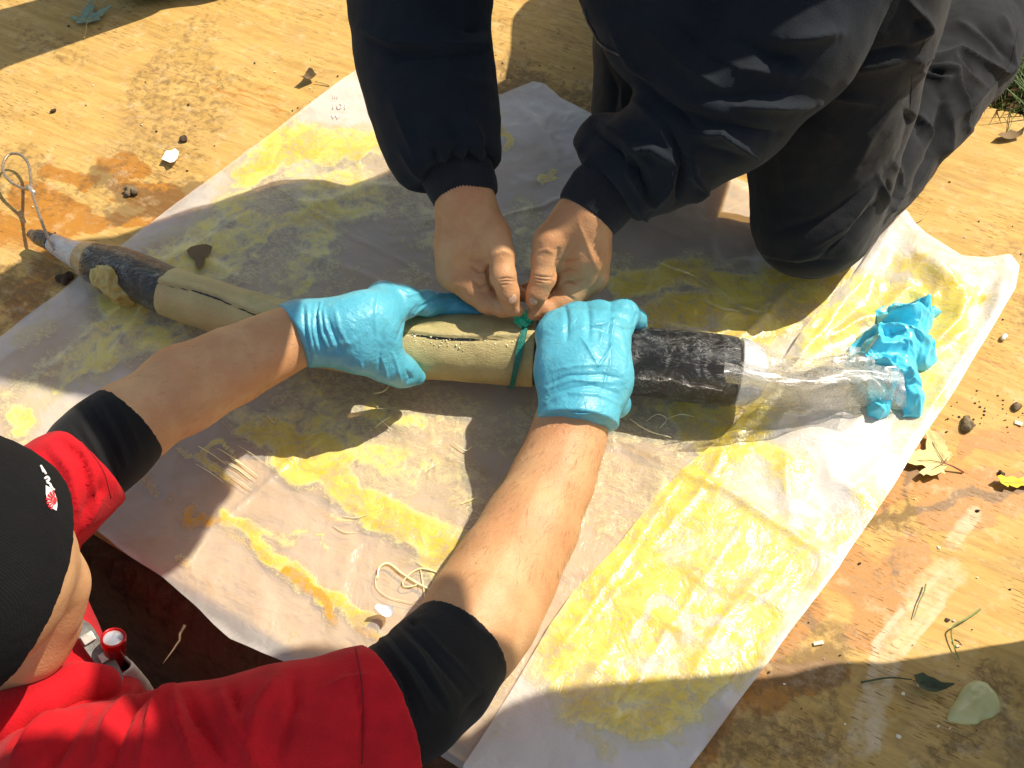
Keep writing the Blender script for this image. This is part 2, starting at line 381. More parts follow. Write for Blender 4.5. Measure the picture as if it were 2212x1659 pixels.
# soil with the pit, one sheet out to the horizon
def pit_h(V):
    s = (V[:, :2]-pe0)@pn; al = (V[:, :2]-pe0)@pdir
    d = sstep(.015, .09, s)*sstep(1.5, 1.25, s)*sstep(-1.1, -.85, al)*sstep(1.55, 1.3, al)
    return -.03-.62*d+fbm(V, 9, 5, 31)*.035*d+fbm(V, 40, 3, 32)*.012*d+fbm(V, .25, 2, 33)*.25*sstep(3, 15, np.hypot(V[:, 0], V[:, 1]))
gx = np.concatenate([-np.geomspace(80, 1.9, 26), np.linspace(-1.85, 1.85, 260), np.geomspace(1.9, 80, 26)])
gy = np.concatenate([-np.geomspace(80, 2.3, 26), np.linspace(-2.25, 2.2, 300), np.geomspace(2.3, 80, 26)])
X, Y = np.meshgrid(gx, gy, indexing='ij'); V = np.column_stack([X.ravel(), Y.ravel(), 0*X.ravel()]); V[:, 2] = pit_h(V)
i, j = np.meshgrid(np.arange(len(gx)-1), np.arange(len(gy)-1), indexing='ij'); ny = len(gy)
Q = np.stack([i*ny+j, (i+1)*ny+j, (i+1)*ny+j+1, i*ny+j+1], -1).reshape(-1, 4)
obj('ground', mkmesh('ground', V, Q, M_SOIL), kind='structure')
M_ROOT = simple('root', (.13, .08, .045), .9)
lst = []
for k in range(150):
    a = rng.uniform(-.05, 1.0); b = rng.uniform(.02, .55); p = np.array([*(pe0+pdir*a+pn*b), 0]); z = pit_h(p[None])[0]; L = rng.uniform(.03, .13)
    n = 9; q = np.cumsum(rng.normal(0, .35, n))+rng.uniform(0, 6.28); c = np.cumsum(np.column_stack([np.cos(q), np.sin(q), rng.normal(0, .3, n)])*L/n, 0); c[:, :2] += p[:2]; c[:, 2] += z+.012
    lst.append((c, np.linspace(.0016, .0004, n)*rng.uniform(.5, 1.3)))
obj('root_fibres', multi_tube('root_fibres', lst, M_ROOT, 4), kind='stuff', label='thin brown roots sticking out of the dark pit soil')
V = []
lst2 = []
for k in range(420):
    a = rng.uniform(-.05, 1.0); b = rng.uniform(.05, .6); p = np.array([*(pe0+pdir*a+pn*b), 0]); lst2.append((p[0], p[1], pit_h(p[None])[0]+.002, rng.uniform(.003, .013)))
def clods(name, items, mat, s=0):
    VV = []; FF = []; n = 0
    ico = []
    phi = (1+5**.5)/2
    base = np.array([(-1, phi, 0), (1, phi, 0), (-1, -phi, 0), (1, -phi, 0), (0, -1, phi), (0, 1, phi), (0, -1, -phi), (0, 1, -phi), (phi, 0, -1), (phi, 0, 1), (-phi, 0, -1), (-phi, 0, 1)])/1.9
    fc = [(0, 11, 5), (0, 5, 1), (0, 1, 7), (0, 7, 10), (0, 10, 11), (1, 5, 9), (5, 11, 4), (11, 10, 2), (10, 7, 6), (7, 1, 8), (3, 9, 4), (3, 4, 2), (3, 2, 6), (3, 6, 8), (3, 8, 9), (4, 9, 5), (2, 4, 11), (6, 2, 10), (8, 6, 7), (9, 8, 1)]
    for (x, y, z, r) in items:
        v = base*rng.uniform(.6, 1.25, (12, 1))*np.array([1, rng.uniform(.6, 1), rng.uniform(.5, .9)])*r; VV.append(v+np.array([x, y, z])); FF += [tuple(a+n for a in f) for f in fc]; n += 12
    me = bpy.data.meshes.new(name); me.from_pydata(np.vstack(VV).tolist(), [], FF); me.materials.append(mat)
    return me
obj('soil_crumbs', clods('soil_crumbs', lst2, M_SOIL), kind='stuff', label='loose crumbs of dark soil in the pit')

# ================================================================== PLASTIC SHEET
def mat_film():
    t = NT('resin_smeared_polythene'); R, Vl, O, A = t.at('smear')
    rot = t.map(rot=(0, 0, G)); swirl = t.noise(26, 5, .5, dist=2.2); fine = t.noise(160, 4, .6, t.map(sc=(1, 5, 1), v=rot), .6); mid = t.noise(60, 5, .6, dist=.8)
    rr = t.math('ADD', R, t.math('MULTIPLY', t.math('SUBTRACT', mid, .5), .55)); rr = t.math('ADD', rr, t.math('MULTIPLY', t.math('SUBTRACT', swirl, .5), .45))
    solid = t.step(rr, .34, .74); mot = t.noise(110, 5, .62, dist=1.5); big = t.noise(19, 5, .62, t.map(loc=(4, 2, 1)), 1.)
    solid = t.math('MULTIPLY', solid, t.math('ADD', .62, t.math('MULTIPLY', t.step(t.math('ADD', t.math('MULTIPLY', mot, .5), t.math('MULTIPLY', big, .6)), .42, .62), .38)))
    li = t.noise(38, 3, .5, dist=3.2); li = t.math('SUBTRACT', 1., t.math('MULTIPLY', t.math('ABSOLUTE', t.math('SUBTRACT', li, .5)), 22.), True)
    lj = t.noise(75, 2, .5, t.map(loc=(7, 1, 0)), 2.5); lj = t.math('SUBTRACT', 1., t.math('MULTIPLY', t.math('ABSOLUTE', t.math('SUBTRACT', lj, .5)), 16.), True)
    lines = t.math('MULTIPLY', t.math('MAXIMUM', li, t.math('MULTIPLY', lj, .7)), t.math('MULTIPLY', t.step(rr, .14, .36), t.step(big, .36, .6)))
    thin = t.math('MULTIPLY', t.step(rr, .16, .42), t.step(t.math('ADD', fine, t.math('MULTIPLY', swirl, .5)), .62, .86))
    cov = t.math('MAXIMUM', solid, t.math('MAXIMUM', t.math('MULTIPLY', thin, .6), t.math('MULTIPLY', lines, .85)))
    opa = t.math('MAXIMUM', Vl, t.math('MULTIPLY', cov, .93))
    vein = t.noise(12, 5, .6)
    yel = t.mix(t.step(rr, .46, 1.0), (.86, .77, .36), (.77, .55, .045)); yel = t.mix(t.math('MULTIPLY', t.step(big, .46, .62), .55), yel, (.86, .74, .24)); yel = t.mix(t.math('MULTIPLY', t.step(mot, .5, .66), .35), yel, (.70, .52, .08))
    yel = t.mix(t.step(t.math('ADD', O, t.math('MULTIPLY', t.math('SUBTRACT', mid, .5), .8)), .35, .75), yel, (.70, .36, .02))
    col = t.mix(cov, t.mix(vein, (.86, .79, .71), (.90, .87, .82)), yel)
    h = t.math('ADD', t.math('MULTIPLY', cov, .5), t.math('MULTIPLY', swirl, 1.6)); h = t.math('ADD', h, t.math('MULTIPLY', big, 2.2)); h = t.math('ADD', h, t.math('MULTIPLY', t.noise(70, 3, .45, t.map(sc=(1, 3, 1), v=rot), 1.), .35))
    nrm = t.bump(h, .0013, .7)
    base = t.pbr(col, t.math('SUBTRACT', .36, t.math('MULTIPLY', cov, .14)), nrm, Specular_IOR_Level=.55)
    tl = t.n('ShaderNodeBsdfTranslucent', i_Color=col, i_Normal=nrm).outputs[0]
    b2 = t.n('ShaderNodeMixShader', i_0=.10, i_1=base, i_2=tl).outputs[0]
    tr = t.n('ShaderNodeBsdfTransparent', i_Color=(.97, .95, .93)).outputs[0]
    gl = t.n('ShaderNodeBsdfGlossy', i_Color=(1, 1, 1), i_Roughness=.22, i_Normal=nrm).outputs[0]
    tg = t.n('ShaderNodeMixShader', i_0=t.math('MULTIPLY', t.n('ShaderNodeFresnel', i_IOR=1.45, i_Normal=nrm).outputs[0], .6), i_1=tr, i_2=gl).outputs[0]
    return t.done(t.n('ShaderNodeMixShader', i_0=opa, i_1=tg, i_2=b2).outputs[0])
M_FILM = mat_film()
def P2(pts, z=0.): return [tuple(W(x, y, z)[:2]) for x, y in pts]
def densify(poly, jit=.0, s=0):
    P = np.array(poly+[poly[0]]); out = []
    for a, b in zip(P[:-1], P[1:]):
        n = max(1, int(np.hypot(*(b-a))/.012))
        for k in range(n): out.append(a+(b-a)*k/n)
    out = np.array(out); q = np.column_stack([out, np.zeros(len(out))]); return [tuple(x) for x in out+np.column_stack([fbm(q, 12, 3, s), fbm(q, 12, 3, s+4)])*jit]
OUT = P2([(-237, 918), (0, 737), (300, 505), (560, 315), (780, 150), (860, 92), (960, 100), (1066, 122), (1058, 160), (1076, 210), (1150, 180), (1178, 188), (1212, 217), (1290, 262), (1400, 310), (1600, 396), (1740, 470), (1890, 512), (1975, 560), (2050, 640), (2060, 740), (1930, 1036), (1800, 1228), (1480, 1659), (1345, 1850),
          (1100, 1735), (900, 1598), (760, 1508), (640, 1440), (500, 1380), (430, 1320), (351, 1249), (260, 1190), (201, 1141), (150, 1118), (0, 1040)])
# creases: (polyline px, width px, height m)
CRE = [([(500, 345), (700, 480), (1000, 640)], 3, .0025), ([(860, 815), (730, 770)], 3, .002), ([(720, 900), (1010, 1010), (1290, 1180)], 3, .0028), ([(560, 1040), (860, 1190)], 3, .0024), ([(390, 1215), (600, 1330)], 3, .002), ([(1360, 560), (1560, 640), (1700, 720)], 3, .003), ([(1000, 500), (1260, 420), (1480, 520)], 4, .003), ([(300, 560), (420, 760)], 4, .003), ([(100, 800), (330, 880)], 4, .003),([(1165, 560), (860, 815), (700, 940), (500, 1115), (390, 1215)], 9, .0035), ([(1180, 880), (1360, 960), (1480, 1020), (1620, 1100), (1760, 1175)], 9, .005), ([(640, 548), (760, 590), (900, 650), (1060, 730)], 9, .003), ([(1400, 690), (1520, 740), (1600, 790)], 12, .006),
       ([(440, 560), (600, 470), (820, 410), (900, 400)], 16, .006), ([(300, 620), (480, 500), (640, 420)], 18, .006), ([(240, 760), (420, 560)], 13, .006), ([(60, 850), (200, 720), (300, 640)], 12, .005), ([(180, 960), (300, 800)], 14, .005), ([(700, 360), (860, 330)], 18, .006),
       ([(1100, 980), (1000, 1180), (930, 1250)], 9, .004), ([(760, 860), (930, 960), (1080, 1080)], 12, .003), ([(560, 1010), (760, 1090), (960, 1230)], 12, .003), ([(1290, 1030), (1160, 1250)], 9, .003), ([(1250, 230), (1340, 360), (1330, 450)], 24, .006), ([(1120, 230), (1200, 330)], 20, .006),
       ([(1480, 640), (1560, 680), (1700, 700)], 16, .006), ([(1560, 760), (1640, 700), (1700, 640)], 12, .006), ([(1230, 1560), (1300, 1500), (1340, 1400)], 9, .002), ([(1640, 560), (1500, 610), (1330, 620)], 12, .003), ([(420, 540), (520, 620)], 12, .004)]
RES = [([(300, 620), (420, 520), (520, 430), (600, 380)], 60, .52), ([(600, 620), (640, 520), (760, 420), (880, 360)], 60, .50), ([(380, 600), (520, 520), (700, 440)], 34, .62), ([(520, 380), (620, 300), (740, 290), (830, 300)], 34, .9), ([(60, 860), (200, 740), (320, 700)], 40, .42), ([(560, 900), (680, 960), (760, 1000)], 24, .7), ([(820, 1110), (920, 1150), (1000, 1160)], 22, .62), ([(470, 1110), (520, 1135), (560, 1150)], 12, .8), ([(1120, 480), (1180, 600)], 26, .5), ([(1180, 560), (1340, 600)], 30, .45),([(560, 345), (650, 285), (790, 330)], 30, 1.0), ([(640, 340), (760, 300), (840, 320)], 34, .9), ([(470, 450), (620, 400), (800, 390)], 42, .62), ([(330, 600), (450, 500), (560, 470)], 40, .66), ([(430, 600), (560, 560), (650, 620)], 44, .6), ([(700, 470), (860, 430), (940, 470)], 40, .5),
       ([(640, 560), (760, 640), (900, 640)], 50, .30), ([(900, 420), (1000, 560)], 60, .36), ([(240, 640), (330, 720), (420, 700)], 42, .6), ([(220, 780), (330, 740), (470, 780)], 40, .58), ([(110, 850), (180, 760), (260, 700)], 26, .5), ([(300, 860), (360, 800)], 24, .52), ([(20, 880), (60, 980)], 30, .5), ([(30, 740), (110, 700)], 16, .35),
       ([(1080, 240), (1100, 300)], 8, .9), ([(1178, 388), (1184, 390)], 11, 1.), ([(1188, 370), (1196, 372)], 6, 1.), ([(1130, 470), (1160, 560), (1210, 640)], 55, .45), ([(1330, 560), (1400, 640), (1380, 700)], 40, .6), ([(1340, 620), (1500, 590), (1640, 640), (1800, 610)], 34, .86), ([(1400, 680), (1520, 660), (1650, 680), (1760, 640)], 34, .9),
       ([(1420, 740), (1600, 730), (1700, 700)], 34, .85), ([(1600, 790), (1640, 860), (1560, 930)], 50, .8), ([(1480, 900), (1600, 980)], 50, .8), ([(1380, 880), (1500, 900)], 30, .5), ([(1600, 620), (1700, 600), (1790, 560)], 26, .7),
       ([(700, 860), (900, 900), (1130, 930)], 90, .34), ([(600, 880), (800, 980), (1060, 1080)], 60, .42), ([(420, 880), (520, 900), (600, 950)], 26, .55), ([(430, 985), (470, 960), (520, 1010)], 5, .8), ([(395, 965), (440, 1010), (500, 1050)], 7, .7), ([(640, 985), (720, 1040), (860, 1130), (1010, 1215)], 36, .88), ([(540, 920), (660, 975)], 30, .72), ([(800, 900), (900, 920)], 26, .5), ([(1030, 1060), (1110, 1120)], 30, .5),
       ([(1100, 1060), (960, 1230)], 30, .55), ([(1180, 980), (1330, 1060), (1430, 1060)], 60, .36), ([(1330, 900), (1450, 960)], 40, .34), ([(480, 1125), (540, 1160), (590, 1200), (650, 1260)], 20, .95), ([(560, 1140), (640, 1150)], 14, .6), ([(640, 1220), (700, 1280), (740, 1300)], 17, .95), ([(590, 1180), (700, 1290), (790, 1350)], 13, .85), ([(770, 1345), (800, 1335)], 14, .9),
       ([(640, 1130), (700, 1150), (720, 1190)], 4, .8), ([(700, 1100), (820, 1140)], 4, .7), ([(1060, 1500), (1100, 1420)], 30, .3)]
ORG = [([(620, 1230), (700, 1300), (720, 1345)], 13, .9), ([(415, 1100), (400, 1135), (450, 1120)], 14, 1.), ([(440, 1110), (470, 1120)], 10, .9), ([(310, 1030), (330, 1060)], 12, .8), ([(360, 1090), (380, 1060)], 8, .7), ([(770, 1350), (830, 1380)], 10, .8), ([(380, 1210), (400, 1220)], 8, .7), ([(500, 1150), (640, 1270)], 12, .5)]
VEIL = [([(700, 220), (820, 250), (900, 200)], 70, .62), ([(1080, 250), (1180, 220), (1240, 300)], 80, .55), ([(200, 1170), (400, 1310), (640, 1450), (900, 1610)], 26, .5), ([(0, 760), (300, 530), (760, 190)], 36, .5), ([(100, 900), (250, 850)], 90, .5), ([(1340, 300), (1500, 420)], 60, .42), ([(1700, 560), (1900, 560)], 60, .8), ([(1560, 700), (1800, 900)], 120, .6), ([(650, 290), (640, 400)], 40, .6), ([(500, 700), (650, 600)], 70, .4)]
def make_sheet(name, poly, h, zb, cre, res, org, veil, v0, parent, extra=0., lift=None, s=0):
    V2, Q, rim = sheet_grid(poly, h); V = np.column_stack([V2, np.full(len(V2), zb)]); X, Y = PX(V)
    z = np.abs(fbm(V, 5, 3, s+2))*.006+np.abs(fbm(V, 22, 3, s+3))*.0022+extra*np.maximum(0, ridged(V, 14, 3, s+6)-.35)
    for pts, wd, am in cre:
        d, t = pdist(X+fbm(V, 25, 2, s+7)*10, Y+fbm(V, 25, 2, s+8)*10, pts); z += am*np.sin(np.clip(t, .05, .95)*math.pi)**.5*np.exp(-(d/wd)**1.4)
    if lift is not None: z += lift(V, X, Y)
    V[:, 2] = zb+z
    R = field(V, res, 20, 24, s+10, .75); R = R*(1+.35*fbm(V, 16, 4, s+60))+.10+.22*fbm(V, 9, 3, s+64); O = field(V, org, 8, 40, s+14); B = np.maximum(field(V, veil, 20, 10, s+18, .6), v0+.1*fbm(V, 8, 3, s+30))
    R = np.maximum(R, O*.75)
    me = mkmesh(name, V, Q, M_FILM); attr(me, 'smear', np.column_stack([R, B, O, np.ones(len(V))])); o = obj(name, me, parent)
    return o
sheet = thing('plastic_sheet', (0, 0, 0), 'large creased clear plastic sheet smeared with yellow resin on the plywood', 'plastic sheet')
make_sheet('lower_layer', densify(OUT, .003, 3), .0034, .0035, CRE, RES, ORG, VEIL, .35, sheet, .0032)
FL = P2([(1928, 484), (1985, 540), (2060, 588), (2112, 594), (2162, 588), (2180, 610), (2170, 660), (2108, 765), (1935, 1042), (1806, 1238), (1488, 1665), (1345, 1868), (1160, 1780), (1000, 1665), (1100, 1505), (1185, 1360), (1235, 1290), (1330, 1190), (1420, 1080), (1500, 1000), (1560, 950), (1640, 860), (1730, 730), (1850, 600)])
FCRE = [([(1380, 1170), (1540, 1250), (1740, 1330)], 3, .003), ([(1480, 1020), (1330, 1230), (1180, 1440)], 3, .0028), ([(1620, 1100), (1440, 1370), (1290, 1600)], 3, .0028), ([(1270, 1400), (1420, 1450), (1600, 1530)], 3, .0028), ([(1900, 880), (1740, 870)], 5, .004), ([(1960, 640), (1900, 720), (1840, 760)], 6, .007), ([(2020, 640), (1990, 720), (1930, 800)], 6, .006), ([(2070, 700), (2100, 640)], 6, .006),([(500, 345), (700, 480), (1000, 640)], 3, .0025), ([(860, 815), (730, 770)], 3, .002), ([(720, 900), (1010, 1010), (1290, 1180)], 3, .0028), ([(560, 1040), (860, 1190)], 3, .0024), ([(390, 1215), (600, 1330)], 3, .002), ([(1360, 560), (1560, 640), (1700, 720)], 3, .003), ([(1000, 500), (1260, 420), (1480, 520)], 4, .003), ([(300, 560), (420, 760)], 4, .003), ([(100, 800), (330, 880)], 4, .003),([(1330, 935), (1480, 1020), (1620, 1100), (1830, 1215)], 9, .006), ([(1575, 950), (1500, 1080), (1420, 1170)], 8, .003), ([(1700, 960), (1690, 1030), (1720, 1160)], 26, .006), ([(1930, 490), (1860, 620), (1740, 760), (1590, 940)], 14, .006), ([(1900, 620), (2010, 600), (2090, 660)], 18, .013), ([(1880, 690), (1960, 640), (2040, 660)], 16, .011), ([(2000, 760), (2060, 700), (2080, 640)], 20, .013),
        ([(1780, 740), (1880, 680)], 15, .008), ([(1960, 560), (2040, 640)], 16, .01), ([(2160, 600), (2140, 680), (2060, 800), (1940, 1000)], 16, .011), ([(1880, 1080), (1800, 1040), (1780, 980)], 22, .008), ([(1840, 1060), (1900, 1000)], 16, .008), ([(1640, 900), (1760, 950), (1900, 950)], 22, .007), ([(1330, 1380), (1240, 1500)], 8, .002), ([(1350, 1300), (1450, 1350), (1560, 1400)], 10, .003),
        ([(1400, 1190), (1540, 1270), (1650, 1290)], 12, .003), ([(1500, 1450), (1570, 1330), (1640, 1240)], 12, .004), ([(1200, 1500), (1350, 1560), (1480, 1600)], 12, .003), ([(1800, 1230), (1650, 1440), (1500, 1640)], 13, .007), ([(1280, 1330), (1400, 1200)], 8, .002)]
FRES = [([(1560, 960), (1480, 1060), (1380, 1180), (1280, 1300), (1200, 1420)], 60, .95), ([(1250, 1520), (1340, 1560), (1440, 1540), (1560, 1440), (1680, 1290)], 46, .8), ([(1560, 1180), (1640, 1200), (1720, 1250)], 60, .8), ([(1480, 1380), (1580, 1330)], 60, .75), ([(1780, 1080), (1830, 1150), (1780, 1220)], 30, .66), ([(1650, 640+240), (1640, 960), (1700, 1000)], 26, .7), ([(1930, 560), (2020, 610), (2110, 640)], 26, .75),([(300, 620), (420, 520), (520, 430), (600, 380)], 60, .52), ([(600, 620), (640, 520), (760, 420), (880, 360)], 60, .50), ([(380, 600), (520, 520), (700, 440)], 34, .62), ([(520, 380), (620, 300), (740, 290), (830, 300)], 34, .9), ([(60, 860), (200, 740), (320, 700)], 40, .42), ([(560, 900), (680, 960), (760, 1000)], 24, .7), ([(820, 1110), (920, 1150), (1000, 1160)], 22, .62), ([(470, 1110), (520, 1135), (560, 1150)], 12, .8), ([(1120, 480), (1180, 600)], 26, .5), ([(1180, 560), (1340, 600)], 30, .45),([(1500, 1030), (1420, 1140), (1330, 1250), (1260, 1330)], 55, 1.0), ([(1420, 1120), (1560, 1110), (1700, 1180)], 70, .85), ([(1360, 1260), (1520, 1250), (1680, 1260)], 70, .85), ([(1250, 1380), (1440, 1340), (1600, 1380)], 70, .82), ([(1240, 1460), (1400, 1490), (1540, 1440)], 50, .78), ([(1620, 930), (1570, 1000), (1520, 1050)], 40, .9), ([(1640, 860), (1740, 880)], 30, .5), ([(1700, 1010), (1740, 1060), (1760, 1160)], 36, .75),
        ([(1870, 1060), (1900, 1130)], 26, .6), ([(1880, 620), (1960, 660), (2060, 640)], 46, .9), ([(1780, 720), (1870, 690)], 50, .86), ([(1900, 760), (2040, 720)], 60, .8), ([(1860, 840), (2000, 820)], 60, .62), ([(1700, 820), (1790, 800)], 40, .8), ([(1960, 570), (2050, 620)], 16, .6), ([(1240, 1520), (1280, 1470)], 30, .7), ([(1280, 1590), (1320, 1640)], 18, .5), ([(1860, 960), (1960, 930)], 30, .35), ([(1680, 1330), (1600, 1450)], 30, .6)]
FNEG = [([(1420, 1290), (1480, 1320), (1610, 1370)], 9), ([(1420, 1300), (1370, 1370)], 7), ([(1480, 1340), (1490, 1390)], 14), ([(1540, 1400), (1570, 1410)], 14), ([(1780, 900), (1880, 940), (1840, 1010), (1760, 1080)], 46), ([(1660, 1150), (1650, 1152)], 8), ([(1640, 1300), (1700, 1250)], 8), ([(1660, 840), (1670, 830)], 12)]
FV = [([(2130, 620), (2150, 700), (1940, 1030)], 60, .92), ([(1800, 1000), (1900, 960)], 110, .75), ([(1930, 520), (2100, 620)], 40, .8), ([(1680, 1560), (1480, 1640)], 60, .6), ([(1840, 1190), (1600, 1500)], 40, .85), ([(1300, 1620), (1400, 1700)], 80, .5)]
def flift(V, X, Y):
    d, t = pdist(X, Y, [(1928, 484), (1985, 540), (2060, 588), (2112, 594), (2162, 588), (2180, 610), (2170, 660)]); d2, t2 = pdist(X, Y, [(1928, 484), (1850, 600), (1730, 730)])
    return .022*np.exp(-(d/45)**1.5)+.010*np.exp(-(d2/30)**1.5)
fo = make_sheet('folded_layer', densify(FL, .002, 8), .0034, .0105, FCRE, FRES, [([(1590, 1440), (1580, 1470)], 5, .6), ([(1690, 1050), (1730, 1120), (1740, 1160)], 4, .5), ([(1500, 1230), (1520, 1240)], 5, .6)], FV, .6, sheet, .002, flift, 50)
me = fo.data; V = coords(me); neg = field(V, [(a, b, 1.) for a, b in FNEG], 14, 30, 70)
a = me.attributes['smear']; c = np.empty(len(V)*4, np.float32); a.data.foreach_get('color', c); c = c.reshape(-1, 4); c[:, 0] *= 1-.6*neg; c[:, 1] = np.maximum(c[:, 1], .7*neg); a.data.foreach_set('color', c.ravel())

# strings and blobs of cured resin on the film
def mat_resin(n, col, orange=(.72, .42, .03)):
    t = NT(n); k = t.noise(40, 4); return t.done(t.pbr(t.mix(t.step(k, .45, .7), col, orange), .22, t.bump(t.noise(90, 3), .0008), Subsurface_Weight=.25, Subsurface_Radius=(.01, .006, .002), Subsurface_Scale=.5))
M_RES = mat_resin('cured_resin', (.87, .80, .48), (.84, .74, .32))
M_RES2 = mat_resin('amber_resin', (.80, .62, .13))
def ground_curve(pts, z, n=60): return np.array([W(x, y, z) for x, y in catmull(pts, n)])
strings = [([(820, 1230), (812, 1250), (815, 1270), (840, 1290), (880, 1300), (905, 1306)], 1.2), ([(815, 1250), (820, 1225), (840, 1218), (870, 1240), (905, 1262), (945, 1280)], 3.2), ([(905, 1262), (880, 1268), (870, 1260), (885, 1240), (910, 1228), (940, 1235)], 2.2), ([(908, 1228), (915, 1270), (920, 1310)], 1.5), ([(900, 1215), (950, 1240), (985, 1262)], 1.6),
           ([(1395, 910), (1420, 895), (1440, 905), (1425, 925)], 2.), ([(1440, 905), (1470, 895), (1500, 900)], 1.8), ([(1360, 905), (1400, 930), (1450, 945)], 2.2), ([(740, 1115), (770, 1118), (800, 1110)], 1.5), ([(720, 1135), (745, 1150), (770, 1150)], 1.4)]
for k in range(9):
    a = rng.uniform(0, 1); x, y = 640+420*a+rng.normal(0, 40), 900+150*a+rng.normal(0, 45); an = rng.uniform(-.9, .9); L = rng.uniform(20, 50); b = rng.normal(0, 10)
    strings.append(([(x, y), (x+L*.5*math.cos(an)+b*.4, y+L*.5*math.sin(an)+b), (x+L*math.cos(an), y+L*math.sin(an))], rng.uniform(1., 2.3)))
for k in range(9):
    x, y = 300+rng.uniform(100, 220), 960+rng.uniform(0, 60); strings.append(([(x, y), (x+30, y+18), (x+60, y+40)], rng.uniform(.8, 1.8)))
lst = []
for pts, r in strings:
    c = ground_curve(pts, .0095, 40); n = len(c); lst.append((c, r*.0004*(.7+.5*rng.random())*(np.sin(np.linspace(.15, 2.99, n))**.4)*(1+.35*fbm(c, 60, 2, 3))))
obj('resin_string', multi_tube('resin_string', lst, M_RES, 7), sheet, kind='stuff')
def puddle(name, pts, z, th, mat, parent, s=0, h=.0022):
    poly = densify(P2(pts, z), .006, s); V2, Q, rim = sheet_grid(poly, h); V = np.column_stack([V2, np.full(len(V2), z)]); P = np.array(poly)
    d = np.full(len(V), 1e9)
    for a, b in zip(P, np.roll(P, -1, 0)):
        e = b-a; t = np.clip(((V2-a)@e)/(e@e+1e-12), 0, 1); d = np.minimum(d, np.hypot(*(V2-a-t[:, None]*e).T))
    V[:, 2] += th*(1-np.exp(-d/.004))*(1+.5*fbm(V, 45, 3, s+3)); V, Q = skirt(V, Q, .002)
    return obj(name, mkmesh(name, V, Q, mat), parent)

# faint print on the corner of the film
from mathutils.bvhtree import BVHTree
_m = bpy.data.objects['lower_layer'].data; _q = np.empty(len(_m.loops), np.int32); _m.loops.foreach_get('vertex_index', _q); _b = BVHTree.FromPolygons([Vector(v) for v in coords(_m)], _q.reshape(-1, 4).tolist())
M_INK = simple('faded_ink', (.58, .57, .58), .7, .1)
for txt, x, y, sz in (('101', 732, 236, .017), ('III', 736, 214, .012), ('W', 733, 258, .013)):
    h = _b.ray_cast(Vector(CAM), Vector(W(x, y, 0)-CAM)); cu = bpy.data.curves.new('printed_mark', 'FONT'); cu.body = txt; cu.size = sz; cu.extrude = .0001; cu.materials.append(M_INK)
    _t = bpy.data.objects.new('tmp', cu); COL.objects.link(_t); bpy.context.view_layer.update(); _pm = bpy.data.meshes.new_from_object(_t.evaluated_get(bpy.context.evaluated_depsgraph_get())); bpy.data.objects.remove(_t)
    o = obj('printed_mark', _pm, sheet); o.location = Vector(h[0])+Vector((-.012, 0, .0022)); o.rotation_euler = (math.radians(3), 0, math.radians(-4))

# ================================================================== MATERIALS FOR PIPE, SKIN, CLOTH
def mat_skin(name, c1, c2, c3):
    t = NT(name); n = t.noise(28, 5, .6); n2 = t.noise(9, 3); f = t.noise(420, 3, .6); f2 = t.noise(900, 2, .5)
    c = t.mix(t.step(n, .35, .68), c1, c2); c = t.mix(t.math('MULTIPLY', t.step(n2, .48, .66), .5), c, c3); c = t.mix(t.math('MULTIPLY', t.step(f, .58, .75), .22), c, tuple(x*.55 for x in c1))
    v = t.n('ShaderNodeTexVoronoi', i_Vector=t.tc, i_Scale=420.); h = t.math('ADD', t.math('MULTIPLY', v.outputs[0], .6), t.math('MULTIPLY', t.noise(150, 5, .65), .9)); h = t.math('ADD', h, f2)
    return t.done(t.pbr(c, t.math('ADD', .42, t.math('MULTIPLY', f, .2)), t.bump(h, .0004, .8), Subsurface_Weight=.12, Subsurface_Radius=(.012, .004, .002), Subsurface_Scale=.6, Specular_IOR_Level=.4))
M_SKIN1 = mat_skin('weathered_skin', (.49, .232, .10), (.57, .31, .145), (.52, .18, .08))
M_SKIN2 = mat_skin('forearm_skin', (.51, .262, .115), (.58, .335, .16), (.54, .225, .10))
M_NAIL = simple('nail', (.60, .36, .23), .35, .08)
def mat_cloth(name, col, bsc=900, rough=.85, sheen=.3, dust=None, dn=.35, wv=None):
    t = NT(name); n = t.noise(30, 5); c = t.mix(t.step(n, .3, .7), tuple(x*.85 for x in col), tuple(x*1.15 for x in col))
    if dust: c = t.mix(t.math('MULTIPLY', t.step(t.noise(16, 8, .7), .52, .78), dn), c, dust)
    h = t.math('ADD', t.noise(bsc, 3), t.math('MULTIPLY', t.noise(60, 5, .6), 1.2))
    if wv:
        wn = t.n('ShaderNodeTexWave', i_Vector=t.map(rot=wv[0]), i_Scale=wv[1], i_Distortion=.6, bands_direction='X').outputs[0]; h = t.math('ADD', h, t.math('MULTIPLY', wn, wv[2])); c = t.mix(t.math('MULTIPLY', wn, .3), c, tuple(x*1.5 for x in col))
    return t.done(t.pbr(c, rough, t.bump(h, .0009, .8), Sheen_Weight=sheen, Sheen_Roughness=.5, Specular_IOR_Level=.25))
M_NAVY = mat_cloth('navy_twill', (.0065, .0105, .0165), sheen=.05, dust=(.02, .02, .019), dn=.25)
M_TROU = mat_cloth('dusty_navy_twill', (.0075, .0085, .0105), sheen=.08, dust=(.04, .03, .02), dn=.45)
M_RIB = mat_cloth('rib_knit_cuff', (.012, .013, .017), 500, sheen=.1)
M_RIBR = M_RIB
M_RED = mat_cloth('red_pique', (.46, .004, .010), 700, .85, .05)
M_BLK = mat_cloth('black_stretch', (.0045, .0045, .005), 900, .8, .06)
M_HAT = mat_cloth('black_knit', (.0035, .0035, .004), 700, .95, .0, wv=((0, .9, .9), 260, .35))
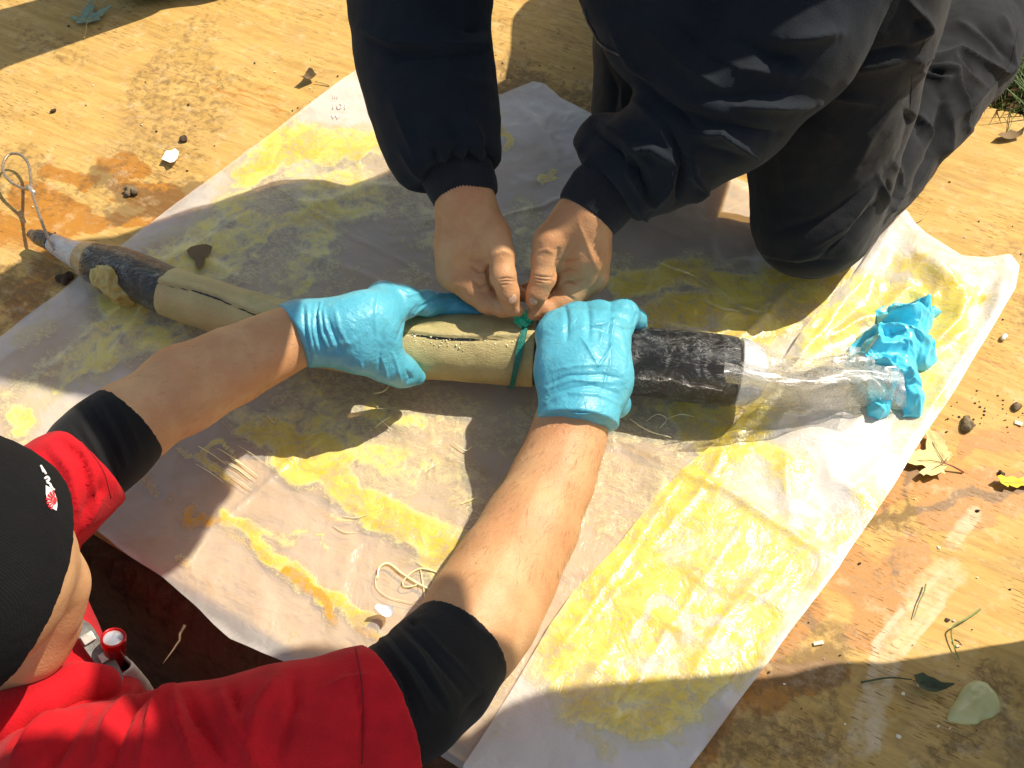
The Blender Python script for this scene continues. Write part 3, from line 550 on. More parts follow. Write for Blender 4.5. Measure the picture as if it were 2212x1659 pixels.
def mat_glove():
    t = NT('blue_nitrile'); n = t.noise(14, 5, .6); R = t.noise(22, 6, .65)
    c = t.mix(t.step(n, .35, .7), (.08, .37, .49), (.11, .45, .57)); s = t.step(t.noise(30, 5, .65, t.map(loc=(2, 5, 1))), .54, .72)
    c = t.mix(t.math('MULTIPLY', s, .28), c, (.22, .48, .40))
    h = t.math('ADD', t.noise(95, 4, .6, dist=1.2), t.math('MULTIPLY', t.noise(38, 4, .6, dist=1.5), 1.6))
    return t.done(t.pbr(c, t.math('ADD', .24, t.math('MULTIPLY', R, .26)), t.bump(h, .0014, .75), Specular_IOR_Level=.5, Subsurface_Weight=.1, Subsurface_Radius=(.002, .004, .008)))
M_GLOVE = mat_glove()

# ================================================================== HOSE / PIPE
AX = [(64, 505, .024, 9), (84, 513, .027, 17), (110, 523, .029, 20), (139, 538, .032, 25), (172, 553, .036, 33), (205, 567, .040, 44), (281, 592, .043, 51), (363, 628, .045, 52), (450, 657, .046, 53), (530, 684, .047, 56),
      (650, 719, .050, 61), (760, 737, .052, 65), (900, 746, .054, 69), (1030, 752, .055, 72), (1165, 763, .056, 72), (1260, 770, .056, 73), (1380, 780, .056, 74), (1515, 795, .057, 79), (1605, 806, .056, 71), (1640, 812, .052, 50)]
AXW = np.array([[*J(*a)[0], J(*a)[1]] for a in AX])
def loft(name, t0, t1, mat, parent, n=200, seg=96, dr=0., fn=None, capr=True):
    m = len(AXW)-1; A = np.vstack([2*AXW[0]-AXW[1], AXW, 2*AXW[-1]-AXW[-2]]); t = np.linspace(t0, t1, n); i = np.minimum(t.astype(int), m-1); u = (t-i)[:, None]
    p0, p1, p2, p3 = A[i], A[i+1], A[i+2], A[i+3]; C = .5*(2*p1+(p2-p0)*u+(2*p0-5*p1+4*p2-p3)*u*u+(3*p1-p0-3*p2+p3)*u**3)
    P = C[:, :3]; r = C[:, 3]+dr; T = np.gradient(P, axis=0); T /= np.linalg.norm(T, axis=1)[:, None]
    side = np.cross(T, [0, 0, 1.]); side /= np.linalg.norm(side, axis=1)[:, None]; up = np.cross(side, T); a = np.linspace(0, 2*math.pi, seg, endpoint=False)
    if capr: e = np.minimum(1, np.minimum(np.arange(n)+1, np.arange(n)[::-1]+1)/3.); r = r-.0016*(1-e)
    dirs = up[:, None]*np.cos(a)[None, :, None]+side[:, None]*np.sin(a)[None, :, None]; V = P[:, None]+dirs*r[:, None, None]
    tt = np.repeat(t[:, None], seg, 1); aa = np.repeat(a[None], n, 0)
    if fn is not None: V = V+dirs*fn(V.reshape(-1, 3), tt.ravel(), aa.ravel()).reshape(n, seg)[:, :, None]
    ii, j = np.meshgrid(np.arange(n-1), np.arange(seg), indexing='ij'); j2 = (j+1) % seg
    Q = np.stack([ii*seg+j, (ii+1)*seg+j, (ii+1)*seg+j2, ii*seg+j2], -1).reshape(-1, 4)
    V = V.reshape(-1, 3); V = np.vstack([V, P[0], P[-1]]); c0, c1 = len(V)-2, len(V)-1
    k = np.arange(0, seg, 2); caps = np.vstack([np.stack([np.full(len(k), c0), k, (k+1) % seg, (k+2) % seg], 1), np.stack([np.full(len(k), c1), (n-1)*seg+(k+2) % seg, (n-1)*seg+(k+1) % seg, (n-1)*seg+k], 1)])
    return obj(name, mkmesh(name, V, np.vstack([Q, caps]), mat), parent)
def mat_tan():
    t = NT('resin_soaked_felt'); f = t.noise(240, 4, .7, t.map(sc=(1, 4, 4))); m = t.noise(30, 6, .65); b = t.noise(11, 4)
    c = t.mix(t.step(m, .35, .7), (.40, .33, .13), (.55, .46, .20)); c = t.mix(t.math('MULTIPLY', t.step(b, .42, .6), .55), c, (.50, .36, .15)); c = t.mix(t.math('MULTIPLY', t.step(f, .5, .7), .35), c, (.68, .60, .36))
    return t.done(t.pbr(c, t.math('ADD', .28, t.math('MULTIPLY', m, .3)), t.bump(t.math('ADD', f, t.math('MULTIPLY', t.noise(75, 5, .7), 1.3)), .0012, .9), Specular_IOR_Level=.5))
def mat_wrap(name, dark, lite, tint):
    t = NT(name); d = t.map(rot=(.3, .5, .4), sc=(1, 2.2, 2.2)); w1 = t.noise(17, 4, .55, d, 5.); w2 = t.noise(42, 4, .55, d, 4.); w3 = t.noise(20, 3, .5, t.map(rot=(0, 0, .9)), 3.)
    l1 = t.math('SUBTRACT', 1., t.math('MULTIPLY', t.math('ABSOLUTE', t.math('SUBTRACT', w1, .5)), 34.), True); l2 = t.math('SUBTRACT', 1., t.math('MULTIPLY', t.math('ABSOLUTE', t.math('SUBTRACT', w2, .52)), 34.), True)
    ln = t.math('MAXIMUM', l1, t.math('MULTIPLY', l2, .6)); ln = t.math('MULTIPLY', ln, t.step(w3, .44, .66))
    c = t.mix(t.step(w3, .4, .62), dark, lite); c = t.mix(t.math('MULTIPLY', ln, .6), c, tint)  # pale streak lines: scratches, plus glints of the film painted into the colour
    h = t.math('ADD', t.math('MULTIPLY', w1, 1.6), t.math('ADD', w2, t.math('MULTIPLY', ln, .5)))
    return t.done(t.pbr(c, .28, t.bump(h, .0011, .8), Coat_Weight=1., Coat_Roughness=.12, Coat_Normal=t.bump(t.math('ADD', t.math('MULTIPLY', w1, 1.5), t.math('MULTIPLY', t.noise(60, 4, .6, d, 3.), .6)), .010, 1.), Specular_IOR_Level=.3))
M_TAN = mat_tan(); M_WB = mat_wrap('film_wrapped_black', (.004, .004, .005), (.010, .010, .012), (.50, .50, .49)); M_WW = mat_wrap('film_wrapped_white', (.45, .45, .46), (.62, .62, .61), (.85, .84, .8)); M_WR = mat_wrap('film_wrapped_band', (.25, .13, .06), (.36, .22, .12), (.75, .6, .4))
M_FLM = mat_wrap('film_wrapped_amber', (.34, .24, .10), (.42, .33, .17), (.75, .70, .55))
M_DARK = simple('dark_slit', (.02, .02, .035), .6, .3); M_GREEN = simple('green_strap_shaded', (.012, .15, .11), .3, .25, 300, .0004, 700)  # M_GREEN: same strap as M_GREEN2, with the shade on the hose painted in
M_STEEL = simple('wire_rope', (.34, .26, .19), .4, .25, 300, .0003, 900, Metallic=.6)
pipe = thing('wrapped_hose', AXW[9, :3], 'long resin soaked tan hose with black taped ends wrapped in clear film', 'hose')
def f_wrap(V, t, a): return .0013*ridged(V, 20, 2, 4)-.0006+.0004*fbm(V, 60, 2, 8)
def f_tan(V, t, a):
    d = .0010*fbm(V, 40, 4, 12)+.0015*fbm(V, 9, 2, 13); a2 = (a+math.pi) % (2*math.pi)-math.pi; s = a2-(.30+.10*np.sin(t*2.1))
    d -= .0028*np.exp(-(s/.035)**2); d += .0034*sstep(-.42, -.06, s)*sstep(.03, -.03, s)*(1+.5*fbm(V, 60, 3, 15))      # overlapping lip along the slit
    return d
loft('nose_tip', 0, 2.15, M_WB, pipe, 60, 48, 0, lambda V, t, a: .0012*fbm(V, 80, 3, 2))
loft('white_tape', 2.0, 4.4, M_WW, pipe, 90, 64, 0, f_wrap)
loft('amber_film', 4.3, 5.1, M_FLM, pipe, 60, 80, .0005, f_wrap)
loft('black_tape', 4.95, 7.3, M_WB, pipe, 180, 96, .0005, f_wrap)
loft('felt_sleeve', 7.05, 13.93, M_TAN, pipe, 520, 110, .0014, f_tan)
loft('dark_band', 13.9, 14.02, M_DARK, pipe, 10, 72, -.0012)
loft('amber_film', 13.98, 14.9, M_WR, pipe, 80, 90, -.0015, f_wrap)
loft('black_tape', 14.6, 17.75, M_WB, pipe, 260, 110, 0, f_wrap)
loft('white_tape', 17.8, 18.9, M_WW, pipe, 80, 90, 0, lambda V, t, a: f_wrap(V, t, a)+.0022*ridged(V, 40, 3, 19))
# dark ragged slit along the top of the sleeve
def on_pipe(t, a, dr):
    m = len(AXW)-1; A = np.vstack([2*AXW[0]-AXW[1], AXW, 2*AXW[-1]-AXW[-2]]); t = np.asarray(t, float); i = np.minimum(t.astype(int), m-1); u = (t-i)[:, None]
    f = lambda u: .5*(2*A[i+1]+(A[i+2]-A[i])*u+(2*A[i]-5*A[i+1]+4*A[i+2]-A[i+3])*u*u+(3*A[i+1]-A[i]-3*A[i+2]+A[i+3])*u**3)
    C = f(u); T = f(u+.01)[:, :3]-C[:, :3]; T /= np.linalg.norm(T, axis=1)[:, None]; s = np.cross(T, [0, 0, 1.]); s /= np.linalg.norm(s, axis=1)[:, None]; up = np.cross(s, T)
    return C[:, :3]+(up*np.cos(a)[:, None]+s*np.sin(a)[:, None])*(C[:, 3]+dr)[:, None]
lst = []
for (ta, tb) in ((7.12, 9.0), (9.05, 9.9), (9.95, 11.2), (11.9, 13.35)):
    t = np.linspace(ta, tb, 120); a = .30+.10*np.sin(t*2.1)+.012*fbm(np.column_stack([t*9, t*0, t*0]), 1, 3, 5); c = on_pipe(t, a, np.full(120, -.0012)); lst.append((c, .0021*(.45+.8*np.abs(fbm(c, 90, 3, 7))+.35)*np.sin(np.linspace(.1, 3.04, 120))**.3))
for c, r in lst: obj('seam_slit', tube_mesh('seam_slit', c, r, M_DARK, 6), pipe)
# beads of resin squeezed out beside the slit
items = []
for k in range(80):
    t = rng.uniform(11.9, 13.85); p = on_pipe([t], np.array([.30+.1*math.sin(t*2.1)+rng.normal(.02, .12)]), np.array([.0006]))[0]; items.append((*p, rng.uniform(.0005, .0014)))
obj('resin_beads', clods('resin_beads', items, M_RES), pipe, kind='stuff')
# amber lump on the left end
lump = sdf_mesh(limb([J(225, 600, .052, 28), J(262, 632, .035, 24), J(300, 640, .022, 14)], .01)+limb([J(240, 590, .06, 16), J(235, 620, .045, 26)], .01), .0022, None, 'lump')
disp(lump, lambda V, N: .009*ridged(V, 30, 3, 3)-.0045+.003*ridged(V, 80, 2, 8)); lump.materials.append(mat_resin('amber_film_lump', (.42, .33, .10), (.36, .22, .03))); obj('resin_lump', lump, pipe)
# wire loop
loop = thing('wire_loop', W(60, 440, .01), 'thin braided wire loop standing out of the hose nose', 'wire loop')
wl = [(118, 540, .040), (100, 505, .050), (82, 455, .046), (70, 415, .038), (66, 385, .030), (62, 355, .026), (45, 335, .024), (22, 333, .022), (8, 350, .022), (8, 372, .024), (22, 392, .026), (45, 405, .030), (58, 408, .034), (72, 412, .040)]
c = np.array([W(*q) for q in catmull(wl, 160)])
obj('wire', tube_mesh('wire', c, .0019+.0003*np.sin(np.arange(160)*2.4), M_STEEL, 8), loop)
obj('ferrule', tube_mesh('ferrule', np.array([W(60, 402, .034), W(66, 408, .037), W(74, 418, .040)]), .0030, simple('ferrule_metal', (.55, .48, .40), .3, .1, Metallic=.7), 10), loop)
# clear plastic tail
def mat_clear():
    t = NT('clear_film'); n = t.noise(26, 4, .6, dist=1.5); w = t.noise(60, 4, .6, dist=2.5); l = t.math('SUBTRACT', 1., t.math('MULTIPLY', t.math('ABSOLUTE', t.math('SUBTRACT', w, .5)), 22.), True)
    nrm = t.bump(t.math('ADD', n, t.math('MULTIPLY', w, .4)), .0012, .6); tr = t.n('ShaderNodeBsdfTransparent', i_Color=(.95, .95, .94)).outputs[0]; gl = t.n('ShaderNodeBsdfGlossy', i_Color=(1, 1, 1), i_Roughness=.3, i_Normal=nrm).outputs[0]
    df = t.pbr((.80, .78, .74), .3, nrm); s = t.n('ShaderNodeMixShader', i_0=t.math('ADD', .10, t.math('MULTIPLY', t.n('ShaderNodeFresnel', i_IOR=1.5, i_Normal=nrm).outputs[0], .6), True), i_1=tr, i_2=gl).outputs[0]
    return t.done(t.n('ShaderNodeMixShader', i_0=t.math('ADD', .09, t.math('MULTIPLY', l, .3)), i_1=s, i_2=df).outputs[0])
M_CLEAR = mat_clear()
def film_sheet(name, top, bot, hz, n, m, amp, s, parent, z0=.02):
    T = catmull(top, n); B = catmull(bot, n); V = []
    for i in range(n):
        for j in range(m):
            v = j/(m-1); x = T[i, 0]*(1-v)+B[i, 0]*v; y = T[i, 1]*(1-v)+B[i, 1]*v; V.append((x, y, (z0+(hz[0]*(1-i/(n-1))+hz[1]*i/(n-1))*math.sin(v*math.pi))))
    V = np.array([W(*v) for v in V]); d = amp*(ridged(V*np.array([.6, 1.6, 1]), 13, 2, s)-.3)+amp*.35*ridged(V*np.array([.7, 2.5, 1]), 26, 2, s+3); V[:, 2] = np.maximum(V[:, 2]+d, .012); V[:, 1] += amp*.6*fbm(V, 26, 2, s+9); V[:, 0] += amp*.5*fbm(V, 26, 2, s+12)
    i, j = np.meshgrid(np.arange(n-1), np.arange(m-1), indexing='ij'); Q = np.stack([i*m+j, i*m+j+1, (i+1)*m+j+1, (i+1)*m+j], -1).reshape(-1, 4)
    return obj(name, mkmesh(name, V, Q, M_CLEAR), parent)
film_sheet('film_tail', [(1560, 735), (1612, 738), (1652, 748), (1682, 768), (1748, 764), (1820, 756), (1880, 752), (1915, 757), (1945, 775)], [(1560, 868), (1612, 872), (1650, 876), (1700, 882), (1790, 888), (1860, 882), (1930, 878), (1955, 880), (1962, 884)], (.075, .02), 130, 60, .012, 3, pipe)
film_sheet('film_tail', [(1600, 750), (1660, 770), (1700, 785), (1760, 800), (1830, 800), (1880, 818)], [(1600, 860), (1660, 868), (1710, 872), (1790, 862), (1860, 850), (1905, 875)], (.085, .045), 100, 44, .014, 33, pipe)
film_sheet('film_tail', [(1690, 800), (1740, 790), (1800, 770), (1860, 762), (1950, 800)], [(1680, 860), (1750, 890), (1810, 880), (1880, 860), (1955, 884)], (.05, .03), 90, 40, .012, 63, pipe)

M_GREEN2 = simple('green_strap_lit', (.02, .50, .26), .3, .3, 500, .0006, 900)  # lit copy of the strap green, for the ends and knot
# green strap tied round the hose
strap = thing('green_tie_strap', on_pipe([13.68], np.array([0.]), np.array([.001]))[0], 'bright green plastic strap tied round the tan hose, its ends pinched in bare fingers', 'strap')
a = np.linspace(0, 2*math.pi, 90); V = []
for w_ in np.linspace(-1, 1, 5):
    tc = 13.70-.10*np.sin(a*.5)+.05*np.cos(a)+w_*.047*(1+.15*np.sin(3*a)); V.append(on_pipe(tc, a, np.full(90, .0048+.0006*(w_ == 0)+.0004*abs(w_))))
V = np.array(V).reshape(-1, 3); i, j = np.meshgrid(np.arange(4), np.arange(89), indexing='ij'); Q = np.stack([i*90+j, i*90+j+1, (i+1)*90+j+1, (i+1)*90+j], -1).reshape(-1, 4)
obj('band', mkmesh('band', V, Q, M_GREEN), strap)
def ribbon(name, pts, wd, mat, parent, n=30, tw=0.):
    C = catmull(np.array(pts), n); T = np.gradient(C, axis=0); T /= np.linalg.norm(T, axis=1)[:, None]; vw = CAM-C; vw /= np.linalg.norm(vw, axis=1)[:, None]; S = np.cross(T, vw); S /= np.linalg.norm(S, axis=1)[:, None]
    up = np.cross(S, T); an = np.linspace(0, tw, n)[:, None]; S = S*np.cos(an)+up*np.sin(an); K = np.linspace(-1, 1, 5)
    V = np.array([C+S*wd*k+up*.0007*math.cos(k*7) for k in K]).reshape(-1, 3); i, j = np.meshgrid(np.arange(4), np.arange(n-1), indexing='ij'); Q = np.stack([i*n+j, i*n+j+1, (i+1)*n+j+1, (i+1)*n+j], -1).reshape(-1, 4)
    return obj(name, mkmesh(name, V, Q, mat), parent)
K0 = W(1128, 694, .099)
ribbon('strap_end', [W(1108, 664, .121), W(1117, 676, .114), W(1126, 688, .105), W(1137, 697, .098)], .0062, M_GREEN2, strap, tw=.3)
ribbon('strap_end', [W(1113, 661, .119), W(1124, 672, .114), W(1135, 684, .106), W(1120, 702, .097)], .0048, M_GREEN2, strap, tw=-.4)
ribbon('strap_end', [W(1160, 676, .112), W(1150, 682, .108), W(1138, 690, .104), W(1122, 704, .097)], .0050, M_GREEN2, strap, tw=.3)
ribbon('knot', [W(1120, 704, .098), W(1128, 694, .104), W(1138, 688, .104), W(1146, 684, .100)], .0075, M_GREEN2, strap, tw=.2)

# ================================================================== KNEELING PERSON
kn = thing('person', (.38, .28, 0), 'person kneeling in a dark navy jacket and trousers, tying the green strap with bare hands', 'person')
HL = limb([J(958, 290, .222, 42), J(1003, 425, .190, 53), J(1000, 455, .178, 55), J(990, 530, .153, 49), J(984, 585, .131, 42)], .012)+limb([J(1030, 445, .182, 40), J(1066, 508, .173, 36)], .014)
HL += limb([J(1062, 505, .172, 36), J(1081, 550, .162, 29), J(1087, 598, .150, 26), J(1098, 632, .137, 22), J(1105, 650, .127, 18)], .007)
HL += limb([J(1020, 540, .152, 38), J(1035, 578, .138, 30)], .010)+limb([J(986, 588, .130, 39), J(1026, 622, .120, 33), J(1052, 650, .113, 27)], .008)+limb([J(1052, 650, .113, 26), J(1086, 664, .114, 20), J(1120, 670, .117, 14)], .005)
HL += limb([J(1036, 600, .132, 26), J(1046, 612, .126, 24)], .004)
HL += limb([J(1000, 590, .112, 34), J(1060, 622, .104, 24), J(1110, 630, .106, 17), J(1141, 642, .110, 13)], .004)+limb([J(990, 585, .105, 32), J(1060, 600, .10, 20), J(1100, 612, .10, 14)], .004)
HR = limb([J(1328, 384, .206, 40), J(1272, 462, .190, 54), J(1262, 490, .178, 54), J(1266, 545, .155, 50), J(1273, 592, .131, 41)], .012)+limb([J(1232, 470, .182, 38), J(1188, 522, .173, 35)], .014)
HR += limb([J(1190, 520, .172, 35), J(1179, 560, .160, 29), J(1174, 600, .148, 25.5), J(1161, 632, .135, 22), J(1151, 650, .125, 17)], .007)
HR += limb([J(1235, 545, .153, 36), J(1222, 582, .138, 29)], .010)+limb([J(1272, 594, .130, 40), J(1240, 628, .118, 32), J(1212, 652, .113, 26)], .008)+limb([J(1212, 652, .113, 26), J(1182, 668, .112, 20), J(1152, 678, .110, 14)], .005)
HR += limb([J(1222, 604, .131, 25), J(1230, 616, .126, 24)], .004)
HR += limb([J(1260, 590, .11, 32), J(1200, 612, .10, 22), J(1160, 618, .10, 16), J(1136, 622, .104, 13)], .004)
mL = sdf_mesh(HL, .00125); mR = sdf_mesh(HR, .00125)
fold(mL, k=1.35, folds=[([(1052, 528), (1055, 560), (1055, 590), (1060, 615), (1072, 640)], 4.5, -.0035), ([(1016, 580), (1034, 590), (1054, 588)], 3., -.0022), ([(1018, 608), (1036, 622), (1057, 615)], 3., -.0022), ([(1008, 560), (1030, 568), (1050, 562)], 3., -.0012), ([(1030, 595), (1046, 602)], 2., -.0009),
          ([(1080, 604), (1096, 602), (1112, 604)], 2., -.0012), ([(1082, 610), (1098, 609), (1114, 610)], 2, -.0012), ([(1084, 617), (1100, 616)], 2, -.0008), ([(1068, 548), (1090, 540), (1108, 548)], 6, .0012), ([(1000, 470), (990, 520), (975, 575)], 6, .0012), ([(1030, 470), (1020, 520), (1010, 560)], 5, .0009), ([(960, 600), (975, 612), (1000, 622)], 9, .0016), ([(1062, 652), (1072, 668)], 2, -.0008), ([(1030, 636), (1050, 632)], 3, -.0009)])
fold(mR, k=1.35, folds=[([(1206, 536), (1205, 565), (1205, 590), (1198, 618), (1184, 645)], 4.5, -.0040), ([(1210, 562), (1230, 560), (1250, 556)], 3, -.0015), ([(1210, 590), (1228, 582), (1250, 586)], 3, -.0018), ([(1212, 618), (1228, 610), (1246, 614)], 3., -.0024), ([(1232, 610), (1262, 604)], 2.5, -.0014), ([(1270, 640), (1290, 615), (1296, 600)], 4, -.0015),
          ([(1150, 594), (1170, 598), (1196, 600)], 2.2, -.0014), ([(1152, 602), (1172, 606), (1194, 607)], 2.2, -.0014), ([(1154, 610), (1172, 613)], 2, -.0009), ([(1250, 480), (1270, 530), (1290, 580)], 6, .0012), ([(1300, 600), (1312, 610)], 9, .0018), ([(1240, 650), (1226, 640)], 3, -.0009), ([(1160, 545), (1180, 536), (1198, 545)], 6, .0011)])
for m in (mL, mR): disp(m, lambda V, N: .0004*fbm(V, 70, 3, 5))
SH_L, SH_R = np.array([-.09, .38, .76]), np.array([.45, .38, .72]); HEAD = np.array([.10, .13, .86])
core = limb([J(958, 290, .222, 42), J(908, 0, .30, 70), (SH_L, .055)], .02)+limb([J(1328, 384, .206, 40), J(1550, 230, .27, 75), J(1790, -120, .39, 90), (SH_R, .055)], .02)
core += limb([(SH_L, .06), (np.array([.15, .36, .81]), .075), (SH_R, .06)], .03)+limb([(np.array([.15, .36, .79]), .10), (np.array([.30, .48, .50]), .12), (np.array([.46, .80, .38]), .13)], .04)
core += limb([(np.array([.14, .32, .84]), .055), (HEAD+[0, .05, -.06], .052)], .02)+[dict(c=HEAD, r=np.array([.076, .095, .11]), M=np.eye(3), k=.02), dict(c=HEAD+[-.01, -.06, -.06], r=np.array([.05, .05, .055]), M=np.eye(3), k=.02), dict(c=HEAD+[-.01, -.108, -.03], r=np.array([.013, .018, .02]), M=np.eye(3), k=.01)]
core += [dict(c=HEAD+[s*.08, .01, -.02], r=np.array([.01, .02, .03]), M=np.eye(3), k=.006) for s in (-1, 1)]
body = join_meshes('body', [sdf_mesh(core, .006), mL, mR], M_SKIN1); obj('body', body, kn)
hr = sdf_mesh([dict(c=HEAD+[0, .018, .02], r=np.array([.084, .098, .105]), M=np.eye(3), k=.01)], .006, M_HAT); obj('hair', hr, kn)
def nail(parent, me, x, y, wpx, hpx, ang):
    from mathutils.bvhtree import BVHTree
    V = coords(me); q = np.empty(len(me.loops), np.int32); me.loops.foreach_get('vertex_index', q); b = BVHTree.FromPolygons([Vector(v) for v in V], q.reshape(-1, 4).tolist())
    h = b.ray_cast(Vector(CAM), Vector(W(x, y, 0)-CAM)); p = np.array(h[0]); nn = np.array(h[1]); d = depth(p)/F_PX
    if nn@(CAM-p) < 0: nn = -nn
    vw = (CAM-p)/np.linalg.norm(CAM-p); nn = nn+vw*.8; nn /= np.linalg.norm(nn); R = np.cross([0, 1., 0], nn); R /= np.linalg.norm(R); U2 = np.cross(nn, R); ca, sa = math.cos(ang), math.sin(ang)
    e1 = R*ca+U2*sa; e2 = -R*sa+U2*ca; m = sdf_mesh([dict(c=p-nn*.0004, r=np.array([wpx*d, hpx*d, .0014]), M=np.array([e1, e2, nn]).T, k=.001)], .0005, M_NAIL, 'nail', .003); return obj('thumbnail', m, parent)
nail(kn, mL, 1107, 646, 9.5, 12, .1); nail(kn, mR, 1152, 650, 9, 10, -.1)

JK = limb([(SH_L, .10), J(908, -90, .325, 152), J(905, 10, .298, 147), J(903, 75, .278, 133), J(917, 140, .26, 139), J(938, 230, .238, 130), J(956, 310, .214, 117), J(968, 338, .207, 100), J(974, 350, .204, 88)], .02)
JK += limb([(SH_R, .11), J(1800, -110, .40, 178), J(1690, 70, .34, 168), J(1560, 220, .285, 150), J(1440, 325, .235, 116), J(1376, 366, .215, 100), J(1345, 388, .208, 90)], .02)+limb([J(1300, 300, .215, 48), J(1282, 352, .205, 42), J(1290, 372, .203, 40)], .03)
JK += limb([(SH_L, .11), (np.array([.15, .38, .83]), .13), (SH_R, .11)], .03)+limb([(np.array([.17, .40, .70]), .13), (np.array([.28, .43, .50]), .15), (np.array([.36, .58, .42]), .16)], .04)+limb([J(1450, -260, .44, 190), J(1420, -60, .36, 165), J(1420, 60, .33, 122)], .03)
cl1 = (np.array(J(976, 358, .203, 1)[0]), np.array(J(985, 385, .197, 1)[0])-np.array(J(972, 340, .207, 1)[0])); cl2 = (np.array(J(1330, 396, .206, 1)[0]), np.array(J(1310, 412, .20, 1)[0])-np.array(J(1345, 386, .209, 1)[0]))
for q in JK[5:9]: q['clip'] = [(cl1[0], cl1[1]/np.linalg.norm(cl1[1]))]
for q in JK[13:17]: q['clip'] = [(cl2[0], cl2[1]/np.linalg.norm(cl2[1]))]
jm = sdf_mesh(JK, .0027, M_NAVY, 'jacket')
JF = [([(776, 70), (860, 120), (960, 118), (1036, 112)], 10, -.007), ([(770, 62), (840, 95), (900, 92)], 14, .007), ([(900, 90), (990, 100), (1050, 95)], 12, .005), ([(790, 180), (900, 165), (1050, 180)], 20, .004), ([(760, 20), (880, 60), (1000, 50)], 14, .005), ([(1000, 60), (1040, 66)], 12, -.006), ([(850, 230), (880, 300), (900, 350)], 12, .004),
      ([(1010, 240), (1030, 290), (1040, 330)], 10, .007), ([(960, 245), (985, 290), (990, 320)], 8, -.004), ([(900, 300), (960, 310), (1010, 290)], 11, .004), ([(865, 330), (900, 370), (915, 385)], 10, .006), ([(935, 320), (945, 350)], 5, -.005), ([(985, 320), (978, 345)], 5, -.005), ([(1015, 325), (1012, 350)], 5, -.005), ([(1045, 315), (1058, 350)], 5, -.005), ([(960, 330), (962, 352)], 5, .005), ([(1000, 318), (998, 346)], 5, .005), ([(1032, 318), (1036, 346)], 5, .005),
      ([(1352, 330), (1362, 380), (1392, 425), (1402, 444)], 7, .009), ([(1370, 345), (1380, 390), (1400, 430)], 6, -.008), ([(1362, 328), (1412, 322), (1460, 352)], 9, .009), ([(1460, 352), (1450, 395), (1415, 445)], 6, .010), ([(1475, 352), (1468, 400), (1462, 440)], 8, -.010), ([(1495, 330), (1500, 372), (1522, 405), (1490, 440)], 7, .010), ([(1508, 290), (1560, 285), (1606, 315), (1640, 343)], 9, .010), ([(1510, 310), (1560, 330), (1600, 340)], 12, -.005), ([(1440, 265), (1468, 330), (1466, 380)], 9, -.007),
      ([(1382, 172), (1450, 230), (1510, 288)], 12, -.009), ([(1360, 200), (1420, 260), (1450, 320)], 13, .006), ([(1450, 230), (1540, 270), (1680, 290)], 12, -.008), ([(1590, 228), (1680, 230), (1762, 220)], 12, .011), ([(1500, 200), (1600, 212), (1700, 205)], 14, -.006), ([(1690, 90), (1750, 82), (1810, 70)], 16, .010), ([(1560, 60), (1660, 120), (1720, 130), (1680, 150)], 16, -.009), ([(1500, 90), (1600, 150), (1700, 160)], 14, .007), ([(1400, 60), (1480, 140), (1560, 190)], 16, .007), ([(1450, 40), (1540, 120), (1600, 150)], 12, -.007), ([(1640, 20), (1760, 30), (1850, -10)], 14, -.008),
      ([(1290, 290), (1340, 330), (1390, 400)], 9, -.006), ([(1250, 340), (1290, 380), (1340, 440)], 9, -.005), ([(1280, 260), (1350, 300), (1400, 360)], 11, .006), ([(1240, 360), (1270, 350), (1300, 372)], 9, .006), ([(1300, 400), (1330, 440), (1350, 460)], 8, .006), ([(1375, 440), (1390, 465), (1405, 475)], 7, .006), ([(1320, 60), (1360, 130), (1400, 170)], 12, .005), ([(1720, 0), (1700, 60), (1640, 120)], 10, .006)]
fold(jm, [(f[0], f[1], f[2], 1.25) for f in JF if min(p[1] for p in f[0]) > 35], k=1.25); disp(jm, lambda V, N: .0035*fbm(V, 11, 3, 7)+.0012*fbm(V, 45, 2, 8)); obj('jacket', jm, kn)
def cuff(name, pts, mat, parent, rib=60, amp=.0007, h=.0016, fl=0., clipn=None):
    pr = limb(pts, .006); a, b = np.array(pts[-2][0]), np.array(pts[-1][0]); n = (b-a)/np.linalg.norm(b-a)
    if clipn is not None: n = np.array(clipn, float); n /= np.linalg.norm(n)
    for q in pr: q['clip'] = [(b, n)]
    m = sdf_mesh(pr, h, mat, name); V = coords(m); N = vnormals(m); u = np.cross(n, [0, 0, 1.]); u /= np.linalg.norm(u); v = np.cross(n, u); R = V-b; th = np.arctan2(R@v, R@u); side = 1-np.abs(N@n)
    setco(m, V+N*(side*(amp*np.cos(th*rib)+.0012*fbm(V, 30, 2, 4)))[:, None]); return obj(name, m, parent)
cuff('sleeve_cuff', [J(975, 362, .202, 72), J(992, 385, .196, 74), J(1003, 412, .188, 69), J(1007, 428, .184, 66)], M_RIB, kn, 64)
cuff('sleeve_cuff', [J(1322, 405, .204, 74), J(1298, 425, .198, 76), J(1278, 450, .190, 71), J(1268, 464, .186, 68)], M_RIBR, kn, 64)
TR = limb([(np.array([.46, .82, .36]), .15), J(1890, -150, .40, 180), J(1850, 30, .32, 168), J(1800, 230, .21, 160), J(1770, 380, .13, 142), J(1757, 470, .098, 118)], .03)+limb([J(1745, 490, .078, 108), J(1752, 505, .062, 92)], .03)
TR += limb([J(1790, 480, .070, 100), J(1890, 360, .068, 104), J(1990, 235, .075, 108), J(2080, 120, .08, 108), J(2125, 20, .085, 96), J(2190, -120, .08, 80)], .02)
TR += limb([(np.array([.38, .80, .36]), .14), J(1470, -80, .22, 150), J(1430, 100, .14, 138), J(1402, 240, .09, 112), J(1400, 330, .075, 92)], .03)+limb([J(1400, 330, .07, 92), (np.array([.22, .75, .07]), .055), (np.array([.24, .98, .06]), .045)], .02)
tm = sdf_mesh(TR, .0029, M_TROU, 'trousers')
